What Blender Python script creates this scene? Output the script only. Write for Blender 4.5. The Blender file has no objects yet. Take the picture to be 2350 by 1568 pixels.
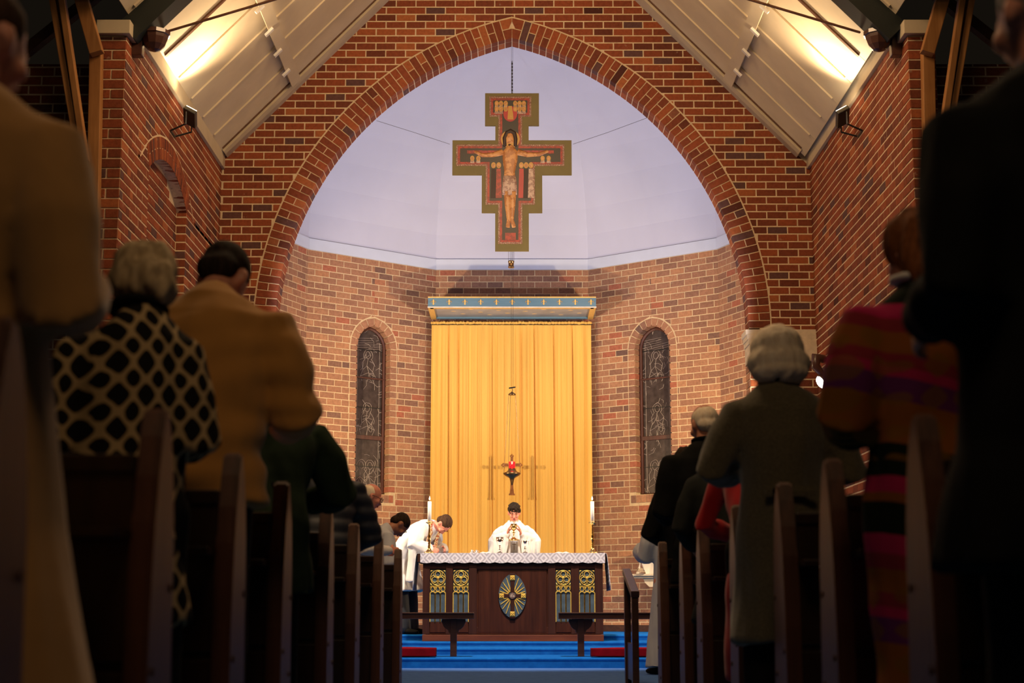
import bpy, bmesh, math, random
from mathutils import Vector as V, Matrix, noise, Euler
random.seed(7)
sc = bpy.context.scene
col = sc.collection
PI = math.pi
# ------------------------------------------------------------ camera, world, lights, exposure
F = 3550.0
EYE = 0.54
PITCH = math.atan((1412 - 784) / F)
cd = bpy.data.cameras.new('camera'); cam = bpy.data.objects.new('camera', cd); col.objects.link(cam)
cam.location = (0, 0, EYE); cam.rotation_euler = (PI / 2 + PITCH, 0, 0)
cd.sensor_width = 36; cd.lens = F / 2350 * 36; cd.clip_start = .05; cd.clip_end = 200
cd.dof.use_dof = True; cd.dof.focus_distance = 19.2; cd.dof.aperture_fstop = 3.2
sc.camera = cam
w = bpy.data.worlds.new('world'); sc.world = w; w.use_nodes = True
w.node_tree.nodes['Background'].inputs[0].default_value = (1, .75, .5, 1)
w.node_tree.nodes['Background'].inputs[1].default_value = .006
sc.view_settings.view_transform = 'Standard'; sc.view_settings.look = 'None'
sc.view_settings.gamma = 1; sc.view_settings.use_curve_mapping = False
sc.view_settings.exposure = 0.0

def light(name, kind, loc, target, energy, colr, size=.2, angle=100, blend=.6, sy=None):
    l = bpy.data.lights.new(name, kind); l.energy = energy; l.color = colr
    o = bpy.data.objects.new(name, l); col.objects.link(o); o.location = loc
    d = V(target) - V(loc); o.rotation_euler = d.to_track_quat('-Z', 'Y').to_euler()
    if kind == 'SPOT':
        l.spot_size = math.radians(angle); l.spot_blend = blend; l.shadow_soft_size = size
    elif kind == 'AREA':
        l.size = size
        if sy: l.shape = 'RECTANGLE'; l.size_y = sy
    else: l.shadow_soft_size = size
    return o
WARM = (1, .66, .36)
for s in (-1, 1):
    # unseen lamps behind the arch, bracket lamp beams, unseen spots for the vault
    light('apse_spot', 'SPOT', (s * 3.3, 18.75, 2.7), (-s * 1.3, 22.6, 2.3), 560, (1, .74, .42), .07, 150, .8)
    light('lamp_beam', 'SPOT', (s * 3.22, 17.38, 3.25), (-s * 1.0, 20.6, 2.0), 60, (1, .86, .70), .05, 60, .6)
    light('vault_spot', 'SPOT', (s * 2.6, 16.9, 3.3), (-s * .5, 21.3, 6.6), 330, (.95, .90, 1), .06, 84, .6)
    # floodlights on the eaves washing the sloping ceiling
    light('eave_flood', 'SPOT', (s * 3.30, 15.33, 5.76), (s * 2.5, 14.6, 6.7), 230, (1, .72, .42), .08, 150, .9)
# added warm fill lights high in the nave, unseen, with no known fixtures
light('fill_front', 'AREA', (0, 11.5, 7.4), (0, 17.9, 5.0), 185, WARM, 1.2)
light('fill_altar', 'SPOT', (0, 14.2, 8.2), (0, 18.4, .9), 3600, (1, .88, .76), .25, 46, .5)
light('fill_glow', 'POINT', (0, 10.8, 6.6), (0, 11, 0), 55, WARM, .35)
light('fill_mid', 'AREA', (0, 7.5, 6.0), (0, 8.5, 0), 85, WARM, 1.0)
light('fill_back', 'AREA', (0, 1.0, 5.5), (0, 3.5, 1.0), 40, WARM, 1.6)

# ------------------------------------------------------------ pixel helper (photo measurements -> world)
def ray(px, py):
    dx = (px - 1175) / F; dz = (784 - py) / F
    return V((dx, math.cos(PITCH) - dz * math.sin(PITCH), math.sin(PITCH) + dz * math.cos(PITCH)))
def at(px, py, Y):
    r = ray(px, py); return V((0, 0, EYE)) + r * (Y / r.y)
def atplane(px, py, P0, U):            # hit on the vertical plane through P0 along U -> (u, z)
    r = ray(px, py); n = V((-U[1], U[0], 0)); e = V((0, 0, EYE)); P0 = V((P0[0], P0[1], 0))
    t = (P0 - e).dot(n) / r.dot(n); h = e + r * t
    return (h - P0).dot(V((U[0], U[1], 0))), h.z
def seen(p):
    d = V(p) - V((0, 0, EYE)); zc = d.y * math.cos(PITCH) + d.z * math.sin(PITCH)
    if zc < .3: return 0
    x = d.x / zc * F; y = (d.z * math.cos(PITCH) - d.y * math.sin(PITCH)) / zc * F
    if abs(x) > 1200 or abs(y) > 810: return 0
    return F / zc

# ------------------------------------------------------------ materials
class NT:
    def __init__(s, name):
        s.m = bpy.data.materials.new(name); s.m.use_nodes = True; s.t = s.m.node_tree
        s.b = s.t.nodes['Principled BSDF']
    def n(s, typ, **k):
        x = s.t.nodes.new(typ)
        for a, v in k.items(): setattr(x, a, v)
        return x
    def l(s, a, b): s.t.links.new(a, b)
    def val(s, v, sock):
        if isinstance(v, (int, float)): sock.default_value = v
        elif isinstance(v, tuple): sock.default_value = v if len(v) == 4 or len(sock.default_value) == 3 else (*v, 1)
        else: s.l(v, sock)
    def m2(s, op, a, b=0.0, c=None):
        x = s.n('ShaderNodeMath', operation=op); s.val(a, x.inputs[0]); s.val(b, x.inputs[1])
        if c is not None: s.val(c, x.inputs[2])
        return x.outputs[0]
    def mix(s, f, a, b, blend='MIX'):
        x = s.n('ShaderNodeMixRGB', blend_type=blend); s.val(f, x.inputs[0]); s.val(a, x.inputs[1]); s.val(b, x.inputs[2])
        return x.outputs[0]
    def coord(s, scale=(1, 1, 1), world=False):
        if world: o = s.n('ShaderNodeNewGeometry').outputs['Position']
        else: o = s.n('ShaderNodeTexCoord').outputs['Object']
        x = s.n('ShaderNodeMapping'); s.l(o, x.inputs[0]); x.inputs['Scale'].default_value = scale
        return x.outputs[0]
    def noise(s, vec, scale, detail=3, rough=.55):
        x = s.n('ShaderNodeTexNoise'); s.l(vec, x.inputs['Vector']); x.inputs['Scale'].default_value = scale
        x.inputs['Detail'].default_value = detail; x.inputs['Roughness'].default_value = rough
        return x.outputs[0]
    def ramp(s, f, stops, interp='LINEAR'):
        x = s.n('ShaderNodeValToRGB'); s.l(f, x.inputs[0]); e = x.color_ramp; e.interpolation = interp
        while len(e.elements) < len(stops): e.elements.new(.5)
        for el, (p, c) in zip(e.elements, stops): el.position = p; el.color = (*c, 1)
        return x.outputs[0]
    def bump(s, h, strength=.3, dist=.01):
        x = s.n('ShaderNodeBump'); s.l(h, x.inputs['Height']); x.inputs['Strength'].default_value = strength
        x.inputs['Distance'].default_value = dist; s.l(x.outputs[0], s.b.inputs['Normal'])
    def out(s, c=None, rough=.6, metal=0, spec=.5, sheen=0):
        if c is not None: s.val(c, s.b.inputs['Base Color'])
        s.val(rough, s.b.inputs['Roughness']); s.b.inputs['Metallic'].default_value = metal
        s.b.inputs['Specular IOR Level'].default_value = spec
        if sheen: s.b.inputs['Sheen Weight'].default_value = sheen
        return s.m

def plain(name, c, rough=.6, metal=0, var=.15, vs=6, bump=.1, bs=60, spec=.5, sheen=0, bd=.003, stretch=(1, 1, 1)):
    n = NT(name); v = n.coord(stretch)
    f = n.noise(v, vs)
    a = tuple(max(0, x * (1 - var)) for x in c); b = tuple(min(1, x * (1 + var)) for x in c)
    cc = n.ramp(f, [(.3, a), (.7, b)])
    if bump: n.bump(n.noise(v, bs), bump, bd)
    return n.out(cc, rough, metal, spec, sheen)
def wood(name, a, b, rough=.35, axis=2, spec=.5):
    n = NT(name); s = [26, 26, 26]; s[axis] = 1.6
    v = n.coord(tuple(s)); f = n.noise(v, 1.0, 5, .6); g = n.noise(n.coord((3, 3, 3)), 1.0, 2)
    c = n.ramp(f, [(.3, a), (.72, b)]); c = n.mix(.25, c, n.ramp(g, [(.35, (.35, .3, .3)), (.65, (1, 1, 1))]), 'MULTIPLY')
    n.bump(f, .12, .002)
    return n.out(c, rough, 0, spec)
def emit(name, c, s):
    n = NT(name); n.b.inputs['Emission Color'].default_value = (*c, 1); n.b.inputs['Emission Strength'].default_value = s
    return n.out((*c,), .5)
def brickmat(name, stops, rough=.85):
    n = NT(name); a = n.n('ShaderNodeAttribute', attribute_name='tone').outputs['Fac']
    c = n.ramp(a, stops)
    w_ = n.coord((1, 1, 1), True); f = n.noise(w_, 28, 4, .65)
    c = n.mix(.55, c, n.ramp(f, [(.28, (.45, .42, .42)), (.62, (1.0, 1.0, 1.0))]), 'MULTIPLY')
    g = n.noise(w_, 11, 3); c = n.mix(n.m2('MULTIPLY', n.m2('GREATER_THAN', g, .70), .30), c, (.42, .32, .24))
    n.bump(n.noise(w_, 120, 4), .5, .004)
    return n.out(c, rough, 0, .25)
RED = [(0, (.075, .022, .016)), (.25, (.17, .045, .022)), (.55, (.25, .062, .026)), (.85, (.34, .085, .030)), (.97, (.40, .13, .045)), (1, (.12, .055, .05))]
TAN = [(0, (.17, .10, .085)), (.2, (.27, .145, .105)), (.5, (.40, .20, .125)), (.85, (.50, .26, .15)), (.97, (.50, .24, .13)), (1, (.44, .155, .095))]
m_brick = brickmat('red_brick', RED)
m_brick2 = brickmat('tan_brick', TAN)
def mortar(name, c):
    n = NT(name); w_ = n.coord((1, 1, 1), True); f = n.noise(w_, 22, 4)
    n.bump(n.noise(w_, 70, 5, .7), .9, .008)
    return n.out(n.ramp(f, [(.3, tuple(x * .78 for x in c)), (.7, c)]), .95, 0, .2)
m_mortar = mortar('mortar', (.80, .63, .42)); m_mortar2 = mortar('mortar_light', (.78, .60, .38))
m_plaster = plain('vault_paint', (.58, .61, .80), .8, 0, .035, 1.2, .15, 5, .2)
m_band = plain('pale_blue_paint', (.60, .67, .86), .6, 0, .04, 3, .05)
m_cream = plain('cream_paint', (.62, .52, .37), .55, 0, .06, 3, .05, 30)
m_creamd = plain('cream_board', (.55, .46, .32), .5, 0, .08, 4, .05, 30)
m_stone = plain('sandstone', (.62, .52, .38), .85, 0, .12, 14, .3, 80)
m_cedar = wood('cedar', (.30, .125, .035), (.46, .22, .075), .5)
m_woodshade = wood('dark_wood_and_shade', (.08, .03, .015), (.16, .065, .03), .5, 0)  # dark wood, also used to paint shade on battens and gaps
m_dark = plain('dark_green_paint', (.010, .014, .012), .6)
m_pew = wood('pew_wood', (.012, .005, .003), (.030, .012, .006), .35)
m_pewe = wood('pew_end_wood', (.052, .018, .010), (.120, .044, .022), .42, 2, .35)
m_alt = wood('altar_wood', (.034, .008, .004), (.080, .020, .008), .5, 2, .25)
m_altd = wood('altar_wood_frame', (.038, .011, .007), (.066, .020, .011), .5, 2, .25)
m_altr = wood('altar_plinth_wood', (.12, .028, .012), (.22, .06, .022), .4, 0)
m_rail = wood('rail_wood', (.035, .014, .010), (.075, .030, .018), .35, 0)
m_gold = plain('gold_leaf', (.98, .60, .12), .35, .35, .2, 30, .15, 60)
m_goldp = plain('gold_paint', (.80, .52, .16), .55, .1, .12, 20)
m_brass = plain('brass', (.80, .56, .20), .16, 1, .12, 12, .03)
m_bronze = plain('aged_bronze', (.24, .14, .06), .3, .9, .3, 12, .1)
m_copper = plain('copper_brown', (.34, .14, .06), .4, .7, .25, 20, .1)
m_silver = plain('silver', (.85, .83, .80), .12, 1, .05)
m_black = plain('black_metal', (.012, .012, .012), .4, .3)
m_wire = plain('dark_wire', (.03, .025, .025), .5, .6)
m_blue = plain('slate_blue_paint', (.060, .095, .125), .5, 0, .3, 9, .1)
m_canopy = plain('canopy_blue', (.115, .225, .33), .6, 0, .12, 6, .05, stretch=(.5, 2, 8))
m_under = plain('canopy_underside', (.36, .38, .42), .6, 0, .15, 5, .05)
m_white = plain('white_paint', (.75, .72, .68), .6)
m_wax = plain('wax', (.95, .92, .86), .5, 0, .02)
m_alb = plain('white_alb_cloth', (.68, .665, .67), .85, 0, .04, 5, .25, 140, .2, .2)
m_albc = plain('cream_chasuble_cloth', (.84, .76, .68), .7, 0, .05, 5, .2, 140, .3, .2)
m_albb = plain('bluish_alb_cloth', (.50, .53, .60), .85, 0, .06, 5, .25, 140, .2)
m_cass = plain('black_cassock', (.012, .013, .018), .8)
m_camel = plain('camel_wool', (.38, .20, .065), .95, 0, .08, 7, .3, 220, .1, .3)
m_tan = plain('tan_twill', (.50, .24, .060), .9, 0, .07, 6, .25, 200, .1, .3)
m_tweed = plain('olive_grey_tweed', (.115, .097, .060), .95, 0, .35, 160, .4, 260, .1, .4)
m_green = plain('dark_green_cloth', (.020, .034, .018), .9, 0, .25, 12, .2, 150, .1)
m_navy = plain('navy_quilt', (.014, .018, .032), .55, 0, .2, 8, .1)
m_jeans = plain('blue_denim', (.012, .03, .10), .85, 0, .2, 60, .2, 200)
m_blk = plain('black_wool', (.008, .008, .008), .9, 0, .2, 12, .2, 200, .1)
m_char = plain('charcoal_wool', (.022, .024, .022), .9, 0, .2, 12, .2, 200, .1)
m_redc = plain('red_wool', (.42, .008, .012), .8, 0, .12, 7, .2, 200, .2, .2)
m_skin = plain('skin', (.62, .27, .18), .5, 0, .10, 30, .08, 160, .35)
m_skinp = plain('flushed_skin', (.66, .26, .19), .5, 0, .12, 30, .08, 160, .35)
m_skind = plain('tanned_skin', (.36, .15, .085), .5, 0, .10, 30, .08, 160, .35)
m_lip = plain('lips', (.42, .11, .10), .5)
def hairmat(name, a, b):
    n = NT(name); f = n.noise(n.coord((60, 60, 9)), 1.0, 4, .7); n.bump(f, .6, .004)
    return n.out(n.ramp(f, [(.3, a), (.7, b)]), .8, 0, .12)
h_dark = hairmat('dark_hair', (.012, .008, .006), (.045, .028, .02)); h_brown = hairmat('brown_hair', (.022, .011, .007), (.085, .042, .024))
h_grey = hairmat('grey_hair', (.24, .20, .16), (.58, .52, .44)); h_white = hairmat('white_hair', (.74, .58, .42), (.98, .86, .68))
h_blond = hairmat('ash_blonde_hair', (.27, .18, .09), (.70, .54, .33)); h_auburn = hairmat('auburn_hair', (.07, .022, .008), (.28, .095, .03))
def carpet(name, a, b):
    n = NT(name); w_ = n.coord((1, 1, 1), True); f = n.noise(w_, 9, 4, .7); n.bump(n.noise(w_, 260, 2), .8, .006)
    return n.out(n.ramp(f, [(.3, a), (.7, b)]), .95, 0, .05)
m_carpet = carpet('blue_carpet', (.006, .10, .42), (.010, .155, .55)); m_navec = carpet('grey_blue_carpet', (.065, .16, .46), (.09, .21, .56))
m_cushion = plain('crimson_velvet', (.17, .001, .006), .9, 0, .25, 9, .2, 120, .1)
m_bakelite = plain('brown_resin', (.075, .032, .024), .28, 0, .25, 5)
m_curt = plain('gold_curtain', (.82, .49, .11), .62, 0, .10, 1.0, .15, 160, .3, .2, stretch=(14, 14, .5))
def glassm(name, c, rough=.05, a=1.0, em=0):
    n = NT(name); n.b.inputs['Transmission Weight'].default_value = a
    n.b.inputs['IOR'].default_value = 1.45
    if em: n.b.inputs['Emission Color'].default_value = (*c, 1); n.b.inputs['Emission Strength'].default_value = em
    return n.out((*c,), rough)
m_glass = glassm('clear_glass', (.95, .95, .97)); m_redg = glassm('red_glass', (.8, .02, .03), .1, .6, .5)
m_pane = plain('dark_leaded_pane', (.060, .045, .043), .22, 0, .35, 12, .25, 9)
m_lead = plain('lead_came', (.40, .33, .30), .55, .1)
m_frame = wood('window_frame_wood', (.055, .014, .009), (.11, .032, .020), .4)
m_flame = emit('candle_flame', (1, .62, .30), 14); m_lampface = emit('lamp_glass_lit', (1, .95, .85), 14); m_floodface = emit('flood_glass_lit', (1, .82, .55), 25)
def lattice():
    n = NT('black_cream_lattice'); v = n.n('ShaderNodeSeparateXYZ'); n.l(n.coord(), v.inputs[0])
    ang = n.m2('ARCTAN2', v.outputs[0], n.m2('ADD', v.outputs[1], .30)); x = n.m2('MULTIPLY', n.m2('ADD', v.outputs[0], n.m2('MULTIPLY', v.outputs[1], .7)), 88.0)
    z = n.m2('MULTIPLY', v.outputs[2], 74.0); wob = n.m2('MULTIPLY', n.noise(n.coord(), 7), 2.2)
    s_ = n.m2('ADD', n.m2('COSINE', n.m2('ADD', x, wob)), n.m2('COSINE', n.m2('ADD', z, wob)))
    f = n.m2('LESS_THAN', n.m2('ABSOLUTE', n.m2('ADD', s_, .25)), .55)
    c = n.mix(f, (.010, .009, .009), (.46, .33, .17)); n.bump(n.noise(n.coord(), 160), .3, .003)
    return n.out(c, .9, 0, .1)
m_latt = lattice()
def ikat():
    n = NT('pink_orange_woven_bands'); v = n.n('ShaderNodeSeparateXYZ'); n.l(n.coord(), v.inputs[0])
    wob = n.m2('MULTIPLY', n.noise(n.coord(), 9), .008)
    z = n.m2('ADD', n.m2('ADD', v.outputs[2], n.m2('MULTIPLY', v.outputs[0], .25)), wob)
    fr = n.m2('FRACT', n.m2('MULTIPLY', z, 1 / .62))
    k, p, o, u, r = (.008, .012, .006), (.40, .016, .085), (.24, .075, .015), (.12, .022, .11), (.23, .024, .035)
    c = n.ramp(fr, [(0, r), (.06, p), (.14, k), (.27, o), (.31, p), (.38, k), (.52, o), (.56, o), (.70, u), (.80, p), (.84, r), (.90, o)], 'CONSTANT')
    x = n.m2('MULTIPLY', n.m2('ADD', v.outputs[0], v.outputs[1]), 75.0); zz = n.m2('MULTIPLY', v.outputs[2], 75.0)
    s_ = n.m2('ADD', n.m2('COSINE', x), n.m2('COSINE', zz)); f = n.m2('MULTIPLY', n.m2('GREATER_THAN', s_, .2), n.m2('GREATER_THAN', fr, .45))
    c = n.mix(n.m2('MULTIPLY', f, .6), c, (.20, .09, .010)); n.bump(n.noise(n.coord(), 160), .3, .003)
    return n.out(c, .95, 0, .1)
m_ikat = ikat()
def stole():
    n = NT('brocade'); x = n.n('ShaderNodeTexVoronoi'); n.l(n.coord(), x.inputs[0]); x.inputs['Scale'].default_value = 34
    f = n.noise(n.coord(), 42, 2); c = n.ramp(f, [(.0, (.35, .02, .02)), (.42, (.65, .42, .13)), (.5, (.80, .70, .50)), (.58, (.50, .07, .03)), (.64, (.12, .14, .22))], 'CONSTANT')
    return n.out(c, .6)
m_stole = stole()
def lace():
    n = NT('white_lace'); v = n.n('ShaderNodeSeparateXYZ'); n.l(n.coord(), v.inputs[0])
    u = n.m2('SUBTRACT', n.m2('FRACT', n.m2('MULTIPLY', v.outputs[0], 1 / .15)), .5)
    h = n.m2('MULTIPLY', n.m2('ADD', v.outputs[2], .055), 13.0)
    r = n.m2('ADD', n.m2('MULTIPLY', n.m2('ABSOLUTE', u), 2.1), n.m2('ABSOLUTE', h))
    rr = n.m2('SINE', n.m2('MULTIPLY', r, 9.5)); fine = n.noise(n.coord((1, 1, 1)), 120, 1)
    f = n.m2('MULTIPLY', n.m2('ADD', n.m2('MULTIPLY', rr, .5), .5), .62)
    g = n.m2('GREATER_THAN', n.m2('ADD', f, n.m2('MULTIPLY', fine, .8)), .74)
    n.bump(fine, .4, .003)
    return n.out(n.mix(g, (.86, .82, .85), (.56, .52, .56)), .9, 0, .2)
m_lace = lace()

# ------------------------------------------------------------ object helpers
def link(name, me, parent=None, m=None):
    o = bpy.data.objects.new(name, me); col.objects.link(o)
    if m is not None and me is not None and not me.materials: me.materials.append(m)
    if parent: o.parent = parent
    return o
def obj(name, bm, m, parent=None, smooth=False, loc=None):
    me = bpy.data.meshes.new(name); bmesh.ops.recalc_face_normals(bm, faces=bm.faces); bm.to_mesh(me); bm.free()
    if smooth: me.polygons.foreach_set('use_smooth', [True] * len(me.polygons))
    o = link(name, me, parent, m)
    if loc is not None: o.location = loc
    return o
def thing(name, label, cat, loc=(0, 0, 0), rz=0, group=None):
    o = bpy.data.objects.new(name, None); col.objects.link(o); o.location = loc; o.rotation_euler = (0, 0, rz)
    return tag(o, label, cat, group)
def tag(o, label, cat, group=None):
    o['label'] = label; o['category'] = cat
    if group: o['group'] = group
    return o
def struct(o): o['kind'] = 'structure'; return o
def dup(root, loc, label=None, group=None, sx=None):
    r = root.copy(); col.objects.link(r); r.location = loc
    if label: r['label'] = label
    if group: r['group'] = group
    for ch in list(root.children):
        c = ch.copy(); col.objects.link(c); c.parent = r
        for g in list(ch.children):
            d = g.copy(); col.objects.link(d); d.parent = c
    if sx: r.scale = (sx, 1, 1)
    return r
def box(bm, a, b, bev=0, M=None):
    c = [(a[i] + b[i]) / 2 for i in range(3)]; s = [abs(b[i] - a[i]) for i in range(3)]
    r = bmesh.ops.create_cube(bm, size=1, matrix=Matrix.Translation(c) @ Matrix.Diagonal((*s, 1)))
    vs = r['verts']
    if bev:
        es = list({e for v in vs for e in v.link_edges})
        rr = bmesh.ops.bevel(bm, geom=es, offset=bev, segments=2, profile=.6, affect='EDGES'); vs = list({v for f in rr['faces'] for v in f.verts} | {v for v in vs if v.is_valid})
    if M: bmesh.ops.transform(bm, matrix=M, verts=[v for v in vs if v.is_valid])
def nb(): return bmesh.new()
def bx(name, a, b, m, parent=None, bev=.003):
    bm = nb(); box(bm, a, b, bev); return obj(name, bm, m, parent)
def tube(bm, pts, rad, side=None, seg=12, rnd=True, closed=False):
    pts = [V(p) for p in pts]; n = len(pts); rad = [(r, r) if isinstance(r, (int, float)) else r for r in (rad if isinstance(rad, list) else [rad] * n)]
    tn = []
    for i in range(n):
        a = pts[i - 1] if (i or closed) else pts[i]; b = pts[(i + 1) % n] if (i < n - 1 or closed) else pts[i]
        tn.append((b - a).normalized() if (b - a).length > 1e-9 else V((0, 0, 1)))
    prev = V(side) if side else None
    rings = []; L = []
    if rnd and not closed:
        r0 = min(rad[0]); L += [(pts[0] - tn[0] * r0 * .95, rad[0], .3, tn[0]), (pts[0] - tn[0] * r0 * .6, rad[0], .78, tn[0])]
    for i in range(n): L.append((pts[i], rad[i], 1, tn[i]))
    if rnd and not closed:
        r1 = min(rad[-1]); L += [(pts[-1] + tn[-1] * r1 * .6, rad[-1], .78, tn[-1]), (pts[-1] + tn[-1] * r1 * .95, rad[-1], .3, tn[-1])]
    for p, r, k, t in L:
        s = prev if prev is not None else (V((1, 0, 0)) if abs(t.x) < .8 else V((0, 1, 0)))
        s = s - t * s.dot(t)
        if s.length < 1e-4: s = t.orthogonal()
        s.normalize()
        if side is None: prev = s
        u = t.cross(s)
        rings.append([bm.verts.new(p + s * math.cos(2 * PI * j / seg) * r[0] * k + u * math.sin(2 * PI * j / seg) * r[1] * k) for j in range(seg)])
    m = len(rings)
    for i in range(m if closed else m - 1):
        A, B = rings[i], rings[(i + 1) % m]
        for j in range(seg): bm.faces.new((A[j], A[(j + 1) % seg], B[(j + 1) % seg], B[j]))
    if not closed: bm.faces.new(rings[0][::-1]); bm.faces.new(rings[-1])
def ell(bm, c, r, rot=None, M=None, sub=2):
    m = Matrix.Translation(c) @ (Euler(rot).to_matrix().to_4x4() if rot else Matrix()) @ Matrix.Diagonal((*r, 1))
    if M: m = M @ m
    bmesh.ops.create_icosphere(bm, subdivisions=sub, radius=1, matrix=m)
def lathe(bm, prof, c=(0, 0, 0), seg=24, M=None):
    rings = []
    for r, z in prof:
        rings.append([bm.verts.new(V(c) + V((max(r, .0004) * math.cos(2 * PI * j / seg), max(r, .0004) * math.sin(2 * PI * j / seg), z))) for j in range(seg)])
    for A, B in zip(rings, rings[1:]):
        for j in range(seg): bm.faces.new((A[j], A[(j + 1) % seg], B[(j + 1) % seg], B[j]))
    bm.faces.new(rings[0][::-1]); bm.faces.new(rings[-1])
def extrude(bm, poly, y0, y1, M=None):     # poly in (x, z), thickness along y
    a = [bm.verts.new((x, y0, z)) for x, z in poly]; b = [bm.verts.new((x, y1, z)) for x, z in poly]
    n = len(poly); fs = [bm.faces.new(a), bm.faces.new(b[::-1])]
    for i in range(n): fs.append(bm.faces.new((a[i], b[i], b[(i + 1) % n], a[(i + 1) % n])))
    if M: bmesh.ops.transform(bm, matrix=M, verts=a + b)
    for f in fs: f.normal_update()
    bmesh.ops.triangulate(bm, faces=fs[:2], ngon_method='EAR_CLIP')
def basis(O, U):
    U = V((U[0], U[1], 0)).normalized(); Y = V((0, 0, 1)).cross(U)
    m = Matrix.Identity(4)
    for i in range(3): m[i][0] = U[i]; m[i][1] = Y[i]; m[i][3] = O[i]
    return m

# ------------------------------------------------------------ brickwork
def clip(poly, n, c):                      # keep n.p >= c
    out = []
    for i in range(len(poly)):
        p, q = poly[i], poly[(i + 1) % len(poly)]
        dp = p[0] * n[0] + p[1] * n[1] - c; dq = q[0] * n[0] + q[1] * n[1] - c
        if dp >= 0: out.append(p)
        if dp * dq < 0:
            t = dp / (dp - dq); out.append((p[0] + (q[0] - p[0]) * t, p[1] + (q[1] - p[1]) * t))
    return out
def area(poly): return abs(sum(poly[i - 1][0] * poly[i][1] - poly[i][0] * poly[i - 1][1] for i in range(len(poly)))) / 2
def prism_data(poly, yf, yb, ch=.003):
    cx = sum(p[0] for p in poly) / len(poly); cz = sum(p[1] for p in poly) / len(poly); n = len(poly)
    hw = max(abs(p[0] - cx) for p in poly) or 1; hh = max(abs(p[1] - cz) for p in poly) or 1
    j = lambda: random.uniform(-.0012, .0012)
    mid = [(p[0] + j(), yf + ch, p[1] + j()) for p in poly]
    fr = [(cx + (p[0] - cx) * (1 - ch / hw), yf, cz + (p[1] - cz) * (1 - ch / hh)) for p in mid and [(a[0], a[2]) for a in mid]]
    bk = [(p[0], yb, p[1]) for p in poly]
    vs = bk + mid + fr; fs = []
    for k in (0, 1):
        for i in range(n): a, b = k * n + i, k * n + (i + 1) % n; fs.append((a, b, b + n, a + n))
    fs.append(tuple(range(2 * n, 3 * n)))
    return vs, fs
def tone(): 
    t = random.gauss(.52, .20)
    if random.random() < .04: t = .93
    if random.random() < .05: t = 1.0
    return min(1, max(0, t))
def prism_mesh(poly, yf, yb, m):
    vs, fs = prism_data(poly, yf, yb); me = bpy.data.meshes.new('brick'); me.from_pydata(vs, [], fs)
    a = me.attributes.new('tone', 'FLOAT', 'FACE'); t = tone(); a.data.foreach_set('value', [t] * len(fs)); me.materials.append(m)
    return me
_vars = {}
def lay(parent, bricks, O, U, m, limit=300):
    """bricks: (poly, yf, yb) in wall coordinates; the ones that show largest become parts, the rest one part"""
    B = basis(O, U); items = []
    for poly, yf, yb in bricks:
        cx = sum(p[0] for p in poly) / len(poly); cz = sum(p[1] for p in poly) / len(poly)
        w_ = B @ V((cx, yf, cz)); s = seen(w_); items.append((s * s * area(poly), cx, cz, poly, yf, yb))
    items.sort(key=lambda t: -t[0])
    rot = B.to_euler()
    for it in items[:limit]:
        _, cx, cz, poly, yf, yb = it
        loc = [(p[0] - cx, p[1] - cz) for p in poly]
        key = (m.name, round(yf, 4), round(yb, 4), tuple((round(p[0], 4), round(p[1], 4)) for p in loc), random.randrange(40))
        if key not in _vars: _vars[key] = prism_mesh(loc, yf, yb, m)
        o = bpy.data.objects.new('brick', _vars[key]); col.objects.link(o); o.parent = parent
        o.location = B @ V((cx, random.uniform(-.0015, .0015), cz)); o.rotation_euler = rot
    if len(items) > limit:
        vs, fs, tn = [], [], []
        for it in items[limit:]:
            a, b = prism_data(it[3], it[4], it[5]); k = len(vs); vs += [B @ V(p) for p in a]; fs += [tuple(i + k for i in f) for f in b]; tn += [tone()] * len(b); random.random()
        me = bpy.data.meshes.new('brickwork'); me.from_pydata([tuple(v) for v in vs], [], fs)
        at_ = me.attributes.new('tone', 'FLOAT', 'FACE'); at_.data.foreach_set('value', tn)
        o = link('brickwork', me, parent, m); o['kind'] = 'stuff'
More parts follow.
